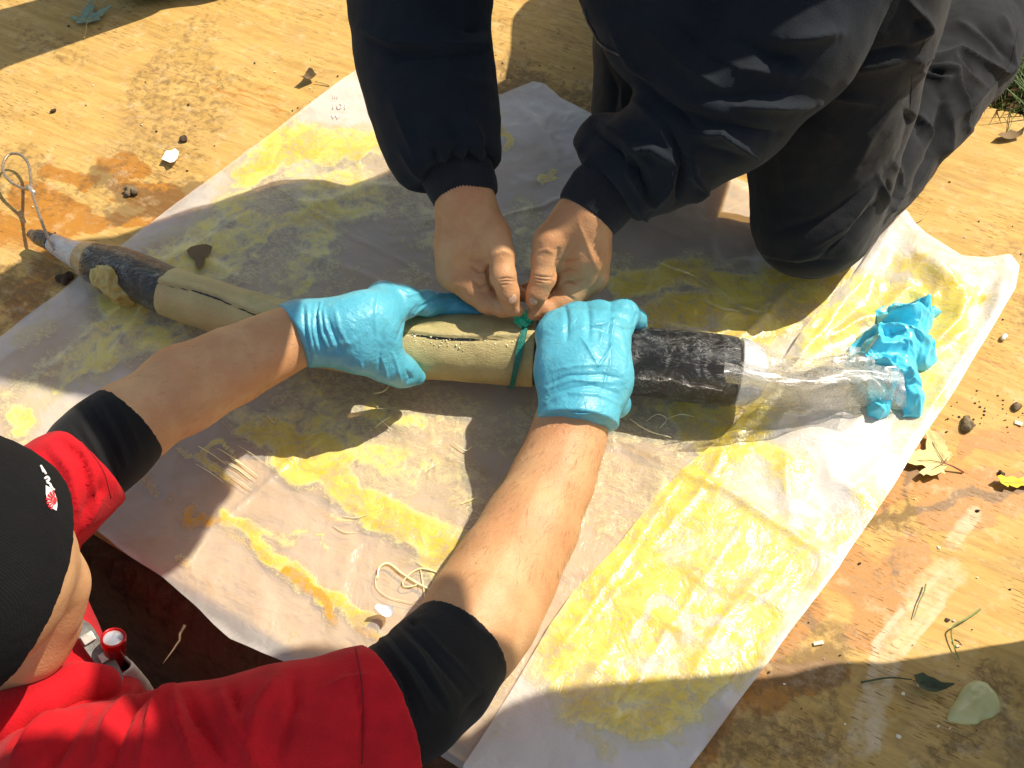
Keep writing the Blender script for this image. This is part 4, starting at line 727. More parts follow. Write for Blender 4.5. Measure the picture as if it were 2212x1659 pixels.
TF = [([(1980, 130), (2050, 118), (2073, 108), (2126, 136), (2168, 156), (2188, 143), (2186, 100)], 7, .012), ([(1988, 138), (2052, 148), (2060, 153), (2086, 218), (2091, 276)], 8, .013), ([(2062, 123), (2073, 146), (2106, 176), (2127, 190)], 6, .011), ([(1986, 153), (2030, 174), (2052, 168)], 7, .010), ([(1995, 138), (2040, 130)], 6, -.01), ([(2000, 150), (2050, 162)], 5, -.009), ([(2078, 130), (2100, 165)], 6, -.009), ([(2068, 165), (2095, 210), (2098, 260)], 7, -.012),
      ([(1972, 240), (2005, 280), (2011, 308)], 8, .012), ([(1962, 245), (1985, 270), (1990, 300)], 7, -.012), ([(2037, 212), (2034, 282), (2017, 345), (1971, 424)], 13, -.018), ([(2050, 230), (2056, 290), (2040, 360)], 12, .01), ([(1975, 180), (1972, 260), (1950, 330), (1890, 420)], 12, -.006), ([(1830, 130), (1920, 112), (1960, 100)], 12, -.010), ([(1810, 155), (1900, 140), (1960, 125)], 12, .008), ([(1960, 0), (1990, 40), (2000, 65), (1970, 90)], 8, .012), ([(1985, 30), (1975, 60)], 8, -.006),
      ([(1720, 200), (1850, 215), (1900, 230)], 10, .006), ([(1960, 395), (1930, 440), (1905, 470)], 6, .010), ([(1905, 385), (1912, 420), (1920, 455)], 5, .009), ([(1938, 350), (1945, 400)], 5, .009), ([(1920, 395), (1930, 430)], 5, -.01), ([(1900, 400), (1840, 470), (1760, 530)], 7, .008), ([(1915, 370), (1860, 420), (1760, 480), (1680, 500)], 9, -.006), ([(1890, 440), (1830, 510), (1770, 555)], 6, -.008), ([(1650, 560), (1720, 572), (1800, 560)], 6, -.007), ([(1640, 540), (1700, 562), (1780, 545)], 7, .005),
      ([(2110, 60), (2150, 90), (2180, 130)], 9, -.008), ([(2070, 50), (2120, 85), (2160, 120)], 10, .008), ([(2160, 30), (2180, 70)], 8, .006), ([(1700, 240), (1690, 330), (1700, 420)], 16, .004), ([(1940, 220), (1880, 300), (1840, 380)], 16, .005), ([(2140, 180), (2100, 230), (2060, 260)], 9, .006), ([(2130, 250), (2080, 300), (2030, 340)], 9, .005), ([(1340, 190), (1345, 250)], 8, .005), ([(1310, 140), (1330, 200), (1320, 260)], 9, -.006)]
fold(tm, [(f[0], f[1]*1.1, f[2], 1.25) for f in TF], k=.95); disp(tm, lambda V, N: .003*fbm(V, 12, 3, 7)+.0012*fbm(V, 50, 2, 8)); V = coords(tm); V[:, 2] = np.maximum(V[:, 2], .0135); setco(tm, V); obj('trousers', tm, kn)
M_ZIP = simple('dull_zip', (.05, .045, .04), .5, .3)
lst = []
for k in range(26):
    y = -10+k*4.6; x = 1255+(y)*.50+6*math.sin(y*.03)
    lst.append((np.array([W(x, y, .372-.0004*k), W(x+7, y-2, .374-.0004*k)]), .0007))
M_SEAM = simple('seam_thread', (.006, .006, .007), .9, .2)
def surf_line(me, pts, off=.0006, n=60):
    from mathutils.bvhtree import BVHTree
    V = coords(me); q = np.empty(len(me.loops), np.int32); me.loops.foreach_get('vertex_index', q); b = BVHTree.FromPolygons([Vector(v) for v in V], q.reshape(-1, 4).tolist()); out = []
    for x, y in catmull(pts, n):
        d = W(x, y, 0)-CAM; h = b.ray_cast(Vector(CAM), Vector(d))
        if h[0] is not None: out.append(np.array(h[0])+np.array(h[1])*off)
    return np.array(out)
for me_, ptsl in ((tm, [[(1996, 85), (1992, 100), (1985, 118)], [(1970, 160), (1969, 185), (1965, 240)], [(2200, 60), (2180, 140), (2140, 190), (2110, 225)], [(2100, 262), (2080, 282)], [(2014, 345), (1990, 390), (1950, 430)]]), (jm, [[(1458, 352), (1448, 390), (1420, 448)]])):
    for p_ in ptsl:
        c = surf_line(me_, p_, .0001)
        if len(c) > 3: obj('seam', tube_mesh('seam', c, .0006, M_SEAM, 5), kn)
c = surf_line(jm, [(1262, 20), (1278, 60), (1300, 95), (1340, 118)], .001)
if len(c) > 3: obj('zip', tube_mesh('zip', c, .0016, M_ZIP, 6), kn)
for (bx, ys) in (((.27, 1.02), 0), ((J(2200, -140, .06, 60)[0][:2]), 1)):
    bo = sdf_mesh(limb([(np.array([bx[0], bx[1], .055]), .045), (np.array([bx[0]+.02, bx[1]+.16, .05]), .040)], .02), .005, M_BLK); obj('boot', bo, kn)

# ================================================================== PERSON IN RED
rd = thing('person', (-.45, -.45, -.6), 'person in red polo shirt and black beanie gripping the hose in blue gloves', 'person')
ARML = [J(60, 1120, .13, 80), J(160, 1030, .135, 78), J(225, 960, .135, 80), J(272, 921, .135, 86), J(400, 838, .130, 87), J(500, 790, .125, 76), J(580, 752, .120, 66), J(650, 720, .116, 58), J(720, 712, .118, 44)]
ARMR = [J(380, 1720, .165, 135), J(600, 1640, .155, 132), J(830, 1545, .140, 105), J(925, 1478, .124, 94), J(980, 1416, .108, 100), J(1015, 1368, .100, 110), J(1050, 1310, .094, 112), J(1092, 1235, .086, 106), J(1145, 1140, .080, 96), J(1194, 1035, .082, 82), J(1226, 950, .092, 73), J(1243, 885, .106, 66), J(1262, 820, .118, 48)]
fl = sdf_mesh(limb(ARML[2:], .02), .0016); frr = sdf_mesh(limb(ARMR[2:], .02), .0016)
disp(fl, lambda V, N: .0010*fbm(V, 12, 3, 5)+.0001*ridged(V, 160, 2, 6)); disp(frr, lambda V, N: .0010*fbm(V, 12, 3, 5)+.0001*ridged(V, 160, 2, 6))
fold(frr, [([(1180, 1010), (1120, 1130), (1080, 1220)], 20, .0010), ([(1230, 960), (1215, 1050), (1190, 1150)], 20, .001), ([(1100, 1190), (1010, 1330)], 22, .001)]); fold(fl, [([(620, 720), (480, 800), (350, 870)], 18, .001), ([(640, 745), (500, 830)], 14, .0008)])
HC = W(-116, 1222, .34)
SHL = np.array(J(40, 1130, .10, 80)[0]); SHR = np.array(J(360, 1740, .14, 80)[0]); NB = W(0, 1560, .12)
NOSE = J(184, 1267, .232, 13)
face = [dict(c=HC, r=np.array([.088, .088, .09]), M=np.eye(3), k=.02)]+limb([J(90, 1215, .30, 62), J(118, 1262, .262, 62), J(100, 1320, .24, 62), J(62, 1390, .215, 66)], .02)+limb([J(140, 1205, .28, 22), J(152, 1235, .262, 20)], .01)
face += limb([J(148, 1236, .26, 15), J(166, 1254, .246, 17), NOSE], .008)+limb([J(150, 1290, .232, 16), J(166, 1281, .228, 9)], .006)+limb([J(150, 1312, .222, 20), J(140, 1350, .215, 26), J(118, 1372, .205, 30)], .01)+limb([J(60, 1390, .21, 72), J(10, 1450, .17, 80), J(-10, 1545, .12, 66)], .025)
face += [dict(a=J(146, 1205, .268, 8)[0], b=J(158, 1216, .262, 8)[0], ra=.0035, rb=.003, k=.005, sub=True)]
fm = sdf_mesh(face, .0022); disp(fm, lambda V, N: .0005*fbm(V, 40, 3, 5))
core2 = limb([(SHL, .045), (NB, .045), (SHR, .035)], .03)+limb([(NB, .045), (NB+[-.05, -.12, -.35], .09), (NB+[-.02, -.12, -.62], .12)], .04)+limb([ARML[2], ARML[0], (SHL, .045)], .02)+limb([ARMR[2], ARMR[0], (SHR, .045)], .02)
obj('body', join_meshes('body', [sdf_mesh(core2, .007), fl, frr, fm], M_SKIN2), rd)
# shirt
hemL = np.array(W(196, 1005, .135)); nL = np.array(W(300, 900, .135))-np.array(W(100, 1070, .135)); nL /= np.linalg.norm(nL)
hemR = np.array(W(828, 1545, .147)); nR = np.array(W(930, 1500, .140))-np.array(W(700, 1600, .16)); nR /= np.linalg.norm(nR)
hemR = hemR+nR*.004
sL = limb([(SHL+[-.02, .0, .02], .07), J(60, 1110, .135, 108), J(130, 1050, .14, 106), J(215, 990, .14, 104)], .02)
for q in sL: q['clip'] = [(hemL, nL)]
sR = limb([J(180, 1745, .165, 220), J(400, 1672, .17, 182), J(600, 1622, .165, 172), J(850, 1552, .150, 170)], .02)
for q in sR: q['clip'] = [(hemR, nR)]
tor = limb([J(60, 1140, .08, 120), J(-60, 1350, .03, 200), J(60, 1620, .06, 250), J(200, 1760, .1, 240)], .03)+limb([J(-60, 1500, .0, 260), (NB+[-.06, -.16, -.35], .17), (NB+[-.04, -.16, -.62], .165)], .04)+limb([J(196, 1050, .125, 52), J(160, 1110, .11, 46), J(110, 1170, .09, 44)], .015)
tor += limb([J(140, 1500, .158, 36), J(215, 1500, .15, 34)], .02)+limb([J(0, 1590, .15, 90), J(120, 1560, .145, 76), J(230, 1530, .14, 50)], .03)+limb([J(150, 1400, .10, 50), J(200, 1455, .11, 50), J(255, 1500, .12, 44)], .02)
sh = sdf_mesh(sL+sR+tor, .0036, M_RED, 'shirt')
SF = [([(640, 1452), (640, 1520), (600, 1640)], 12, -.008), ([(600, 1460), (560, 1530), (540, 1650)], 12, .007), ([(400, 1500), (430, 1560), (480, 1640)], 11, -.010), ([(375, 1484), (385, 1560), (420, 1659)], 10, .009), ([(330, 1478), (280, 1530), (230, 1659)], 10, -.010), ([(360, 1480), (330, 1530), (300, 1659)], 9, .008), ([(300, 1480), (230, 1560), (200, 1659)], 10, .007),
      ([(270, 1490), (120, 1520), (0, 1560)], 9, -.007), ([(120, 1530), (60, 1600), (20, 1659)], 14, .009), ([(70, 1540), (20, 1620)], 10, -.008), ([(180, 1540), (120, 1630), (100, 1659)], 12, -.007), ([(760, 1420), (780, 1540), (782, 1659)], 5, -.003), ([(700, 1490), (760, 1465), (800, 1460)], 10, .004), ([(500, 1560), (640, 1560), (780, 1600)], 18, .004), ([(470, 1490), (500, 1560), (560, 1659)], 12, .007), ([(500, 1485), (520, 1540)], 8, -.007),
      ([(130, 950), (180, 1000), (195, 1080), (170, 1150)], 7, -.006), ([(105, 965), (150, 1020), (165, 1100)], 7, .006), ([(95, 985), (130, 1040), (145, 1110)], 7, -.006), ([(200, 1000), (215, 1060), (185, 1120)], 7, -.004), ([(170, 960), (205, 1030), (200, 1090)], 7, .005), ([(220, 1070), (170, 1150)], 7, .008)]
fold(sh, SF, k=1.1); disp(sh, lambda V, N: .003*fbm(V, 11, 3, 17)+.0008*fbm(V, 50, 2, 8)); obj('polo_shirt', sh, rd)
M_RSM = simple('red_seam', (.20, .002, .005), .9, .1)
for p_ in ([(768, 1400), (782, 1480), (786, 1570), (782, 1650)], [(240, 1075), (222, 1015), (180, 960), (140, 925)]):
    c = surf_line(sh, p_, .0001)
    if len(c) > 3: obj('seam', tube_mesh('seam', c, .0006, M_RSM, 5), rd)
col = sdf_mesh(limb([J(-80, 1575, .185, 56), J(10, 1552, .19, 52), J(90, 1512, .188, 44), J(165, 1476, .178, 36), J(222, 1478, .165, 32), J(240, 1492, .15, 26)], .015)+limb([J(160, 1395, .12, 24), J(178, 1365, .11, 10)], .01), .003, M_RED, 'collar')
disp(col, lambda V, N: .002*fbm(V, 20, 3, 3)); obj('collar', col, rd)
def undersleeve(name, pts, h, folds):
    pr = limb(pts, .01); b = np.array(pts[-1][0]); n = b-np.array(pts[-2][0]); n /= np.linalg.norm(n)
    for q in pr: q['clip'] = [(b, n)]
    m = sdf_mesh(pr, h, M_BLK, name); fold(m, [(f[0], f[1], f[2]*.6) for f in folds], face=False); disp(m, lambda V, N: .0009*fbm(V, 25, 3, 3)); return obj(name, m, rd)
undersleeve('undersleeve', [J(120, 1070, .135, 90), J(200, 985, .137, 99), J(240, 950, .137, 98), J(282, 913, .136, 94)], .0022,
            [([(190, 870), (232, 940), (262, 1010)], 4, -.005), ([(205, 865), (245, 930), (272, 1000)], 4, .004), ([(172, 885), (215, 950), (252, 1030)], 4, -.005), ([(225, 860), (262, 925), (285, 985)], 4, -.004), ([(160, 895), (200, 960), (240, 1040)], 4, .004), ([(150, 905), (185, 960)], 4, -.004), ([(240, 850), (278, 915), (300, 970)], 4, .003)])
undersleeve('undersleeve', [J(700, 1600, .147, 128), J(800, 1560, .145, 130), J(880, 1510, .135, 132), J(940, 1455, .118, 128), J(995, 1392, .107, 121)], .0024,
            [([(868, 1350), (930, 1410), (1000, 1500)], 5, -.005), ([(855, 1360), (910, 1420), (970, 1520)], 5, .004), ([(890, 1335), (950, 1400), (1030, 1480)], 5, .003), ([(838, 1370), (900, 1440), (960, 1530)], 5, -.006), ([(822, 1380), (880, 1450), (930, 1540)], 5, .005), ([(812, 1388), (870, 1470), (900, 1560)], 5, -.005), ([(885, 1342), (900, 1352)], 6, -.006), ([(1040, 1500), (1000, 1540)], 6, -.004)])
# beanie
ab = W(82, 1345, .255)-HC; bn = np.array([.60, .10, -.79]); bn /= np.linalg.norm(bn)
hc = [dict(c=HC, r=np.array([.0955, .0955, .0955]), M=np.eye(3), k=.01, clip=[(HC+bn*.03, bn)])]
hat = sdf_mesh(hc, .0024, M_HAT, 'beanie'); disp(hat, lambda V, N: .002*fbm(V, 18, 3, 3)); obj('beanie', hat, rd)
band = sdf_mesh([dict(c=HC, r=np.array([.100, .100, .100]), M=np.eye(3), k=.004, clip=[(HC+bn*.042, bn), (HC-bn*.028, -bn)])], .0024, M_HAT, 'beanie_band'); disp(band, lambda V, N: .0015*fbm(V, 18, 3, 3)+.0006*fbm(V, 140, 2, 9)); bo = obj('beanie_band', band, rd)
def on_ball(x, y, r):
    d = W(x, y, 0)-CAM; d /= np.linalg.norm(d); o = CAM-HC; b = d@o; c = o@o-r*r; q = b*b-c
    return CAM+d*(-b-math.sqrt(max(q, 0)))
M_LRED = simple('emblem_red', (.55, .02, .03), .7, .1); M_LWH = simple('emblem_white', (.75, .72, .70), .7, .1)
def decal(name, poly, r, mat, parent):
    P = [on_ball(x, y, r) for x, y in poly]; c = sum(P)/len(P); me = bpy.data.meshes.new(name); me.from_pydata([tuple(c)]+[tuple(p) for p in P], [], [(0, i+1, (i+1) % len(P)+1) for i in range(len(P))]); me.materials.append(mat); return obj(name, me, parent)
emb = [(99, 1048), (106, 1052), (117, 1062), (123, 1078), (124, 1092), (122, 1103), (112, 1097), (104, 1086), (99, 1066)]
decal('emblem', emb, .1012, M_LWH, bo)
cxy = (121, 1081)
for k in range(7):
    a0 = math.radians(120+k*20.5); a1 = a0+math.radians(13); lim = 27-abs(k-3)*1.2
    pts = [(cxy[0]+7*math.cos(a0), cxy[1]+9*math.sin(a0)), (cxy[0]+lim*.8*math.cos(a0), cxy[1]+lim*math.sin(a0)), (cxy[0]+lim*.8*math.cos(a1), cxy[1]+lim*math.sin(a1)), (cxy[0]+7*math.cos(a1), cxy[1]+9*math.sin(a1))]
    decal('emblem_ray', pts, .1016, M_LRED, bo)
decal('emblem_ray', [(119+4*math.cos(a), 1081+8*math.sin(a)) for a in np.linspace(0, 6.28, 14)[:-1]], .1018, M_LRED, bo)
for pts in ([(88, 1006), (96, 1018), (99, 1024)], [(97, 1034), (102, 1030), (106, 1036), (101, 1040)], [(101, 1042), (108, 1046), (111, 1054)], [(108, 1048), (114, 1056), (117, 1058)], [(90, 1010), (94, 1020)]):
    obj('emblem_letter', tube_mesh('emblem_letter', np.array([on_ball(x, y, .1010) for x, y in catmull(pts, 12)]), .0009, M_LWH, 6), bo)
# gloves
GL = limb([J(650, 719, .117, 60), J(690, 716, .126, 57), J(750, 708, .134, 57), J(800, 690, .136, 56), J(830, 672, .132, 46)], .02)+limb([J(700, 735, .12, 46), J(780, 758, .118, 42), J(838, 786, .095, 35), J(870, 803, .075, 27), J(904, 815, .058, 16)], .018)
GL += limb([J(760, 715, .134, 50), J(825, 730, .124, 36)], .02)+limb([J(828, 642, .130, 37), J(870, 652, .125, 32), J(925, 655, .10, 24), J(975, 658, .085, 20), J(1034, 676, .078, 14)], .012)+limb([J(830, 655, .11, 34), J(900, 668, .07, 24), (on_pipe([11.5], np.array([-1.6]), np.array([.006]))[0], .010)], .01)
GLM = [([(874, 700), (905, 665), (940, 640), (985, 636)], 3.5, -.003), ([(868, 720), (895, 680), (930, 650)], 3, .0022), ([(880, 690), (925, 645), (960, 632)], 3, .0022), ([(858, 735), (872, 700), (900, 660)], 3, -.0022), ([(930, 640), (985, 630), (1020, 648)], 3, .0016), ([(905, 690), (960, 660), (1000, 650)], 3, .0014), ([(687, 655), (684, 680), (690, 720), (703, 755)], 3, -.0030), ([(693, 655), (690, 680), (697, 720), (712, 750)], 3, .0026), ([(700, 668), (706, 705), (722, 745)], 3, .0026), ([(710, 690), (722, 725), (738, 762)], 3.5, -.0024),
       ([(664, 660), (668, 700), (676, 740), (684, 775)], 3.5, .0030), ([(655, 662), (658, 700), (668, 745), (672, 780)], 3, -.0030), ([(676, 690), (680, 720), (694, 770)], 3, .0026), ([(725, 670), (733, 710), (750, 740)], 4, .0018), ([(820, 620), (812, 680), (815, 740)], 4, .001), ([(842, 610), (880, 640), (930, 625)], 3, .0016), ([(838, 700), (822, 760), (824, 820)], 4, -.0016), ([(850, 760), (862, 800), (868, 826)], 3, .0020), ([(826, 770), (836, 800), (840, 825)], 3, .0018), ([(880, 800), (888, 815), (880, 828)], 3.5, -.0030), ([(780, 780), (785, 800)], 3, .0015), ([(700, 748), (760, 740), (792, 715)], 7, .001)]
GR = limb([J(1226, 885, .112, 52), J(1214, 800, .124, 52), J(1210, 735, .128, 50)], .02)+limb([J(1260, 880, .114, 56), J(1266, 800, .130, 56), J(1268, 730, .132, 54)], .02)+limb([J(1278, 888, .108, 46), J(1310, 820, .118, 50), J(1314, 730, .126, 50)], .02)
GR += limb([J(1192, 720, .126, 32), J(1204, 706, .122, 32), J(1200, 690, .085, 26), J(1196, 700, .05, 22)], .012)+limb([J(1244, 700, .134, 34), J(1246, 686, .122, 30), J(1240, 680, .08, 26)], .012)+limb([J(1295, 700, .133, 34), J(1296, 684, .122, 31), J(1292, 678, .08, 26)], .012)+limb([J(1340, 700, .124, 33), J(1346, 679, .118, 31), J(1374, 690, .092, 20), J(1385, 704, .075, 14)], .009)
GR += limb([J(1318, 850, .095, 38), J(1330, 872, .07, 26), J(1300, 845, .045, 24)], .014)
GRM = [([(1120+60, 700), (1290, 700), (1350, 680)], 12, .0), ([(1243, 709), (1300, 700), (1326, 690)], 3, .0026), ([(1256, 730), (1275, 760), (1293, 790)], 2.5, .0026), ([(1293, 790), (1310, 765), (1322, 738)], 2.5, .0026), ([(1327, 692), (1318, 740), (1316, 790), (1303, 830), (1290, 850)], 2.5, .0024), ([(1295, 715), (1301, 722), (1297, 738)], 3, .0022), ([(1268, 706), (1300, 712), (1325, 720)], 4, -.0020), ([(1322, 680), (1340, 682), (1352, 690)], 3.5, -.0028), ([(1330, 700), (1345, 710), (1362, 712)], 3, -.0022),
       ([(1365, 655), (1376, 680), (1368, 700)], 3, -.0030), ([(1183, 832), (1230, 812), (1300, 808), (1340, 815)], 3.5, -.0022), ([(1185, 842), (1240, 822), (1320, 825)], 3.5, .0024), ([(1186, 856), (1240, 838), (1280, 832), (1335, 848)], 3.5, -.0022), ([(1180, 872), (1230, 850), (1290, 852), (1340, 870)], 3.5, .0022), ([(1195, 800), (1250, 790), (1330, 786)], 4, .0014), ([(1220, 660), (1226, 690), (1224, 735)], 5, -.0034), ([(1270, 655), (1274, 690), (1272, 730)], 5, -.0034), ([(1319, 650), (1320, 680), (1314, 715)], 5, -.0034), ([(1340, 700), (1350, 760), (1346, 820)], 6, .0012), ([(1195, 672), (1215, 664), (1238, 660)], 3, .0018)]
def glove(name, prims, folds, cp, cn, ring, r, squash=1.):
    n = np.array(cn); n /= np.linalg.norm(n); m = sdf_mesh(prims, .00135, M_GLOVE, name); fold(m, folds, k=1.0)
    disp(m, lambda V, N: .0006*fbm(V, 60, 3, 5)+.0012*ridged(V, 34, 2, 6)*sstep(.05, .0, np.abs((V-cp)@n))); g = obj(name, m, rd)
    u = np.cross(n, [0, 0, 1.]); u /= np.linalg.norm(u); v = np.cross(n, u); a = np.linspace(0, 2*math.pi, 120)
    w_ = .0022*np.sin(3*a+1)+.0014*np.sin(7*a); V = []
    for k, (off, dr) in enumerate(((-.012, -.002), (-.005, .0012), (.0, .0022), (.003, .0030), (.0045, .0024), (.003, .0012), (.0, .0004), (-.006, -.001))):
        V.append(cp+n*off+n*w_[:, None]+(u*np.cos(a)[:, None]+v*np.sin(a)[:, None])*(r+dr+.0012*np.sin(9*a)[:, None]*.8))
    V = np.array(V).reshape(-1, 3); i, j = np.meshgrid(np.arange(7), np.arange(119), indexing='ij'); Q = np.stack([i*120+j, (i+1)*120+j, (i+1)*120+j+1, i*120+j+1], -1).reshape(-1, 4)
    obj('cuff_rim', mkmesh('cuff_rim', V, Q, M_GLOVE), g); return g
cpL = W(650, 720, .117); cnL = W(580, 752, .12)-cpL; cnL /= np.linalg.norm(cnL)
GL = limb([J(676, 718, .122, 57), J(650, 720, .117, 61), J(640, 724, .117, 60)], .01)+GL
for q in GL: q['clip'] = [(cpL+cnL*.002, cnL)]
glove('glove', GL, GLM, cpL, cnL, None, J(650, 720, .117, 61)[1])
cpR = W(1244, 902, .110); cnR = np.array(W(1200, 1000, .112))-cpR; cnR = cnR/np.linalg.norm(cnR)+np.array([.28, .0, -.35]); cnR /= np.linalg.norm(cnR)
GR = limb([J(1248, 880, .113, 68), J(1246, 915, .110, 77), J(1240, 950, .108, 80)], .012)+GR
for q in GR: q['clip'] = [(cpR, cnR)]
glove('glove', GR, GRM, cpR, cnR, None, J(1246, 905, .110, 76.5)[1])
# fine arm hair
M_HAIR = simple('arm_hair', (.16, .08, .035), .6, .2)
def hairs(me, n, x0, x1, y0, y1, L, flow):
    V = coords(me); N = vnormals(me); X, Y = PX(V); ok = np.nonzero((X > x0) & (X < x1) & (Y > y0) & (Y < y1))[0]; pick = rng.choice(ok, n, replace=True); lst = []
    f = np.array(flow); f = f/np.linalg.norm(f)
    for i in pick:
        d = f+rng.normal(0, .35, 3); d -= N[i]*(d@N[i]); d /= np.linalg.norm(d); l = L*rng.uniform(.5, 1.2); t = np.linspace(0, 1, 4)[:, None]; lst.append((V[i]+d*l*t+N[i]*l*(.35*t-.12*t*t)+rng.normal(0, .0002, 3), np.array([.00009, .00008, .00006, .00002])))
    return multi_tube('arm_hair', lst, M_HAIR, 3)
obj('arm_hair', hairs(frr, 800, 1000, 1320, 900, 1260, .011, W(1080, 1150, .12)-W(1240, 900, .12)), rd, kind='stuff')
obj('arm_hair', hairs(fl, 200, 300, 640, 680, 980, .008, W(500, 800, .12)-W(640, 740, .12)), rd, kind='stuff')

# webbing strap, pouch and torch at the chest
M_GREY = simple('grey_webbing', (.17, .165, .15), .55, .2, 200, .0005, 900); M_METAL = simple('worn_metal', (.55, .53, .48), .35, .15, Metallic=.5)
sp = thing('radio_strap', W(215, 1420, .14), 'grey strap with metal studs lying over the red shirt collar', 'strap')
def thick_ribbon(name, pts, wd, th, mat, parent):
    C = catmull(np.array([W(*p) for p in pts]), 40); T = np.gradient(C, axis=0); T /= np.linalg.norm(T, axis=1)[:, None]; vw = CAM-C; vw /= np.linalg.norm(vw, axis=1)[:, None]; S = np.cross(T, vw); S /= np.linalg.norm(S, axis=1)[:, None]; up = np.cross(S, T)
    prof = [(-1, 0), (-.92, 1), (-.5, .8), (0, .75), (.5, .8), (.92, 1), (1, 0), (.9, -1), (-.9, -1)]; n = 40; m = len(prof)
    V = np.array([C+S*wd*a+up*th*b for a, b in prof]).transpose(1, 0, 2).reshape(-1, 3); i, j = np.meshgrid(np.arange(n-1), np.arange(m), indexing='ij'); j2 = (j+1) % m
    me = bpy.data.meshes.new(name); Q = np.stack([i*m+j, i*m+j2, (i+1)*m+j2, (i+1)*m+j], -1).reshape(-1, 4)
    me.from_pydata(V.tolist(), [], Q.tolist()+[list(range(m)), list(range((n-1)*m, n*m))[::-1]]); me.materials.append(mat); return obj(name, me, parent)
thick_ribbon('webbing', [(168, 1354, .150), (184, 1366, .152), (200, 1392, .150), (222, 1422, .150), (238, 1446, .152), (246, 1470, .156), (240, 1492, .158)], .0075, .0035, M_GREY, sp)
def boxy(name, P, e, mat, parent, bev=.0008):
    e1, e2, e3 = e; V = [P+e1*a+e2*b+e3*c for a in (-1, 1) for b in (-1, 1) for c in (-1, 1)]; me = bpy.data.meshes.new(name); me.from_pydata([tuple(v) for v in V], [], [(0, 1, 3, 2), (4, 6, 7, 5), (0, 4, 5, 1), (2, 3, 7, 6), (0, 2, 6, 4), (1, 5, 7, 3)]); me.materials.append(mat)
    o = obj(name, me, parent); b = o.modifiers.new('b', 'BEVEL'); b.width = bev; b.segments = 2; return o
vwd = CAM-W(215, 1420, .15); vwd /= np.linalg.norm(vwd); rr = np.array([1., 0, 0]); uu = np.cross(vwd, rr); dg = (rr*.55-uu*.8); dg /= np.linalg.norm(dg); sg = np.cross(dg, vwd)
boxy('stud', W(190, 1378, .156), (dg*.0045, sg*.0055, vwd*.002), M_METAL, sp); boxy('stud', W(224, 1420, .156), (dg*.0042, sg*.004, vwd*.002), M_METAL, sp)
po = thing('pouch', W(255, 1450, .10), 'pale beige open holder on the red shirt front holding the torch', 'holder')
M_POU = simple('pale_webbing', (.52, .47, .40), .55, .12)
oc = W(257, 1440, .146); 
Vp = []; n = 28
for rad, zz in ((.0088, -.02), (.0095, .003), (.0108, .005), (.0125, .003), (.0130, -.012), (.0135, -.04), (.0125, -.06)):
    for k in range(n):
        a = 2*math.pi*k/n; sq = 1+.10*math.cos(4*a); Vp.append(oc+np.array([rad*sq*math.cos(a), rad*sq*math.sin(a)*.8, zz-.004+.003*math.cos(a)]))
i, j = np.meshgrid(np.arange(6), np.arange(n), indexing='ij'); j2 = (j+1) % n; obj('shell', mkmesh('shell', Vp, np.stack([i*n+j, i*n+j2, (i+1)*n+j2, (i+1)*n+j], -1).reshape(-1, 4), M_POU), po)
fr = W(266, 1462, .10); 
tc_ = thing('torch', W(247, 1400, .12), 'small red torch with a bright round lens standing in the pouch', 'torch')
tv = W(244, 1378, .172)-W(252, 1436, .135); tv /= np.linalg.norm(tv)
def lathe(name, base, axis, prof, mat, parent, n=36):
    u = np.cross(axis, [1., 0, 0]); u /= np.linalg.norm(u); v = np.cross(axis, u); a = np.linspace(0, 2*math.pi, n, endpoint=False); V = np.array([base+axis*z+(u*np.cos(a)[:, None]+v*np.sin(a)[:, None])*r for r, z in prof]).reshape(-1, 3); m = len(prof)
    i, j = np.meshgrid(np.arange(m-1), np.arange(n), indexing='ij'); j2 = (j+1) % n; return obj(name, mkmesh(name, V, np.stack([i*n+j, i*n+j2, (i+1)*n+j2, (i+1)*n+j], -1).reshape(-1, 4), mat), parent)
M_TR = simple('red_anodised', (.45, .01, .012), .25, .1, Metallic=.6); M_LENS = simple('torch_lens', (.62, .60, .60), .15, .05, Metallic=.4)
tb = W(252, 1434, .135); L = float(np.linalg.norm(W(244, 1378, .172)-tb))
lathe('torch_body', tb-tv*.02, tv, [(.0001, 0), (.0095, 0), (.0095, .025)], M_DARK, tc_)
lathe('torch_head', tb, tv, [(.0078, .0), (.0084, .004), (.0084, L*.45), (.0094, L*.5), (.0104, L*.8), (.0107, L*.97), (.0102, L), (.0086, L), (.0080, L-.003)], M_TR, tc_)
lathe('lens', tb, tv, [(.0085, L-.002), (.0055, L-.0008), (.0001, L-.0004)], M_LENS, tc_)
bl = sdf_mesh(ball(J(230, 1372, .165, 6)), .001, simple('blue_cap', (.05, .12, .5), .3, .1), 'blue_cap', .004); obj('blue_cap', bl, tc_)

# ================================================================== CRUMPLED GLOVE
M_GLOVE2 = simple('fresh_blue_nitrile', (.10, .60, .78), .28, .12, 30, .0004, 160, Specular_IOR_Level=.5)
CG = [(1892, 670), (1925, 652), (1968, 655), (2007, 648), (2031, 663), (2020, 687), (2014, 704), (2005, 735), (2027, 754), (2025, 772), (2003, 792), (1983, 792), (1984, 830), (1998, 872), (1988, 891), (1955, 896), (1948, 868), (1936, 845), (1928, 862), (1922, 891), (1900, 898), (1881, 891), (1868, 850), (1829, 783), (1833, 746), (1859, 720), (1898, 694)]
poly = densify(P2(CG, .022), .0015, 5); V2, Q, rim = sheet_grid(poly, .0011); V = np.column_stack([V2, np.zeros(len(V2))]); P = np.array(poly); d = np.full(len(V), 1e9)
for a, b in zip(P, np.roll(P, -1, 0)):
    e = b-a; t = np.clip(((V2-a)@e)/(e@e+1e-12), 0, 1); d = np.minimum(d, np.hypot(*(V2-a-t[:, None]*e).T))
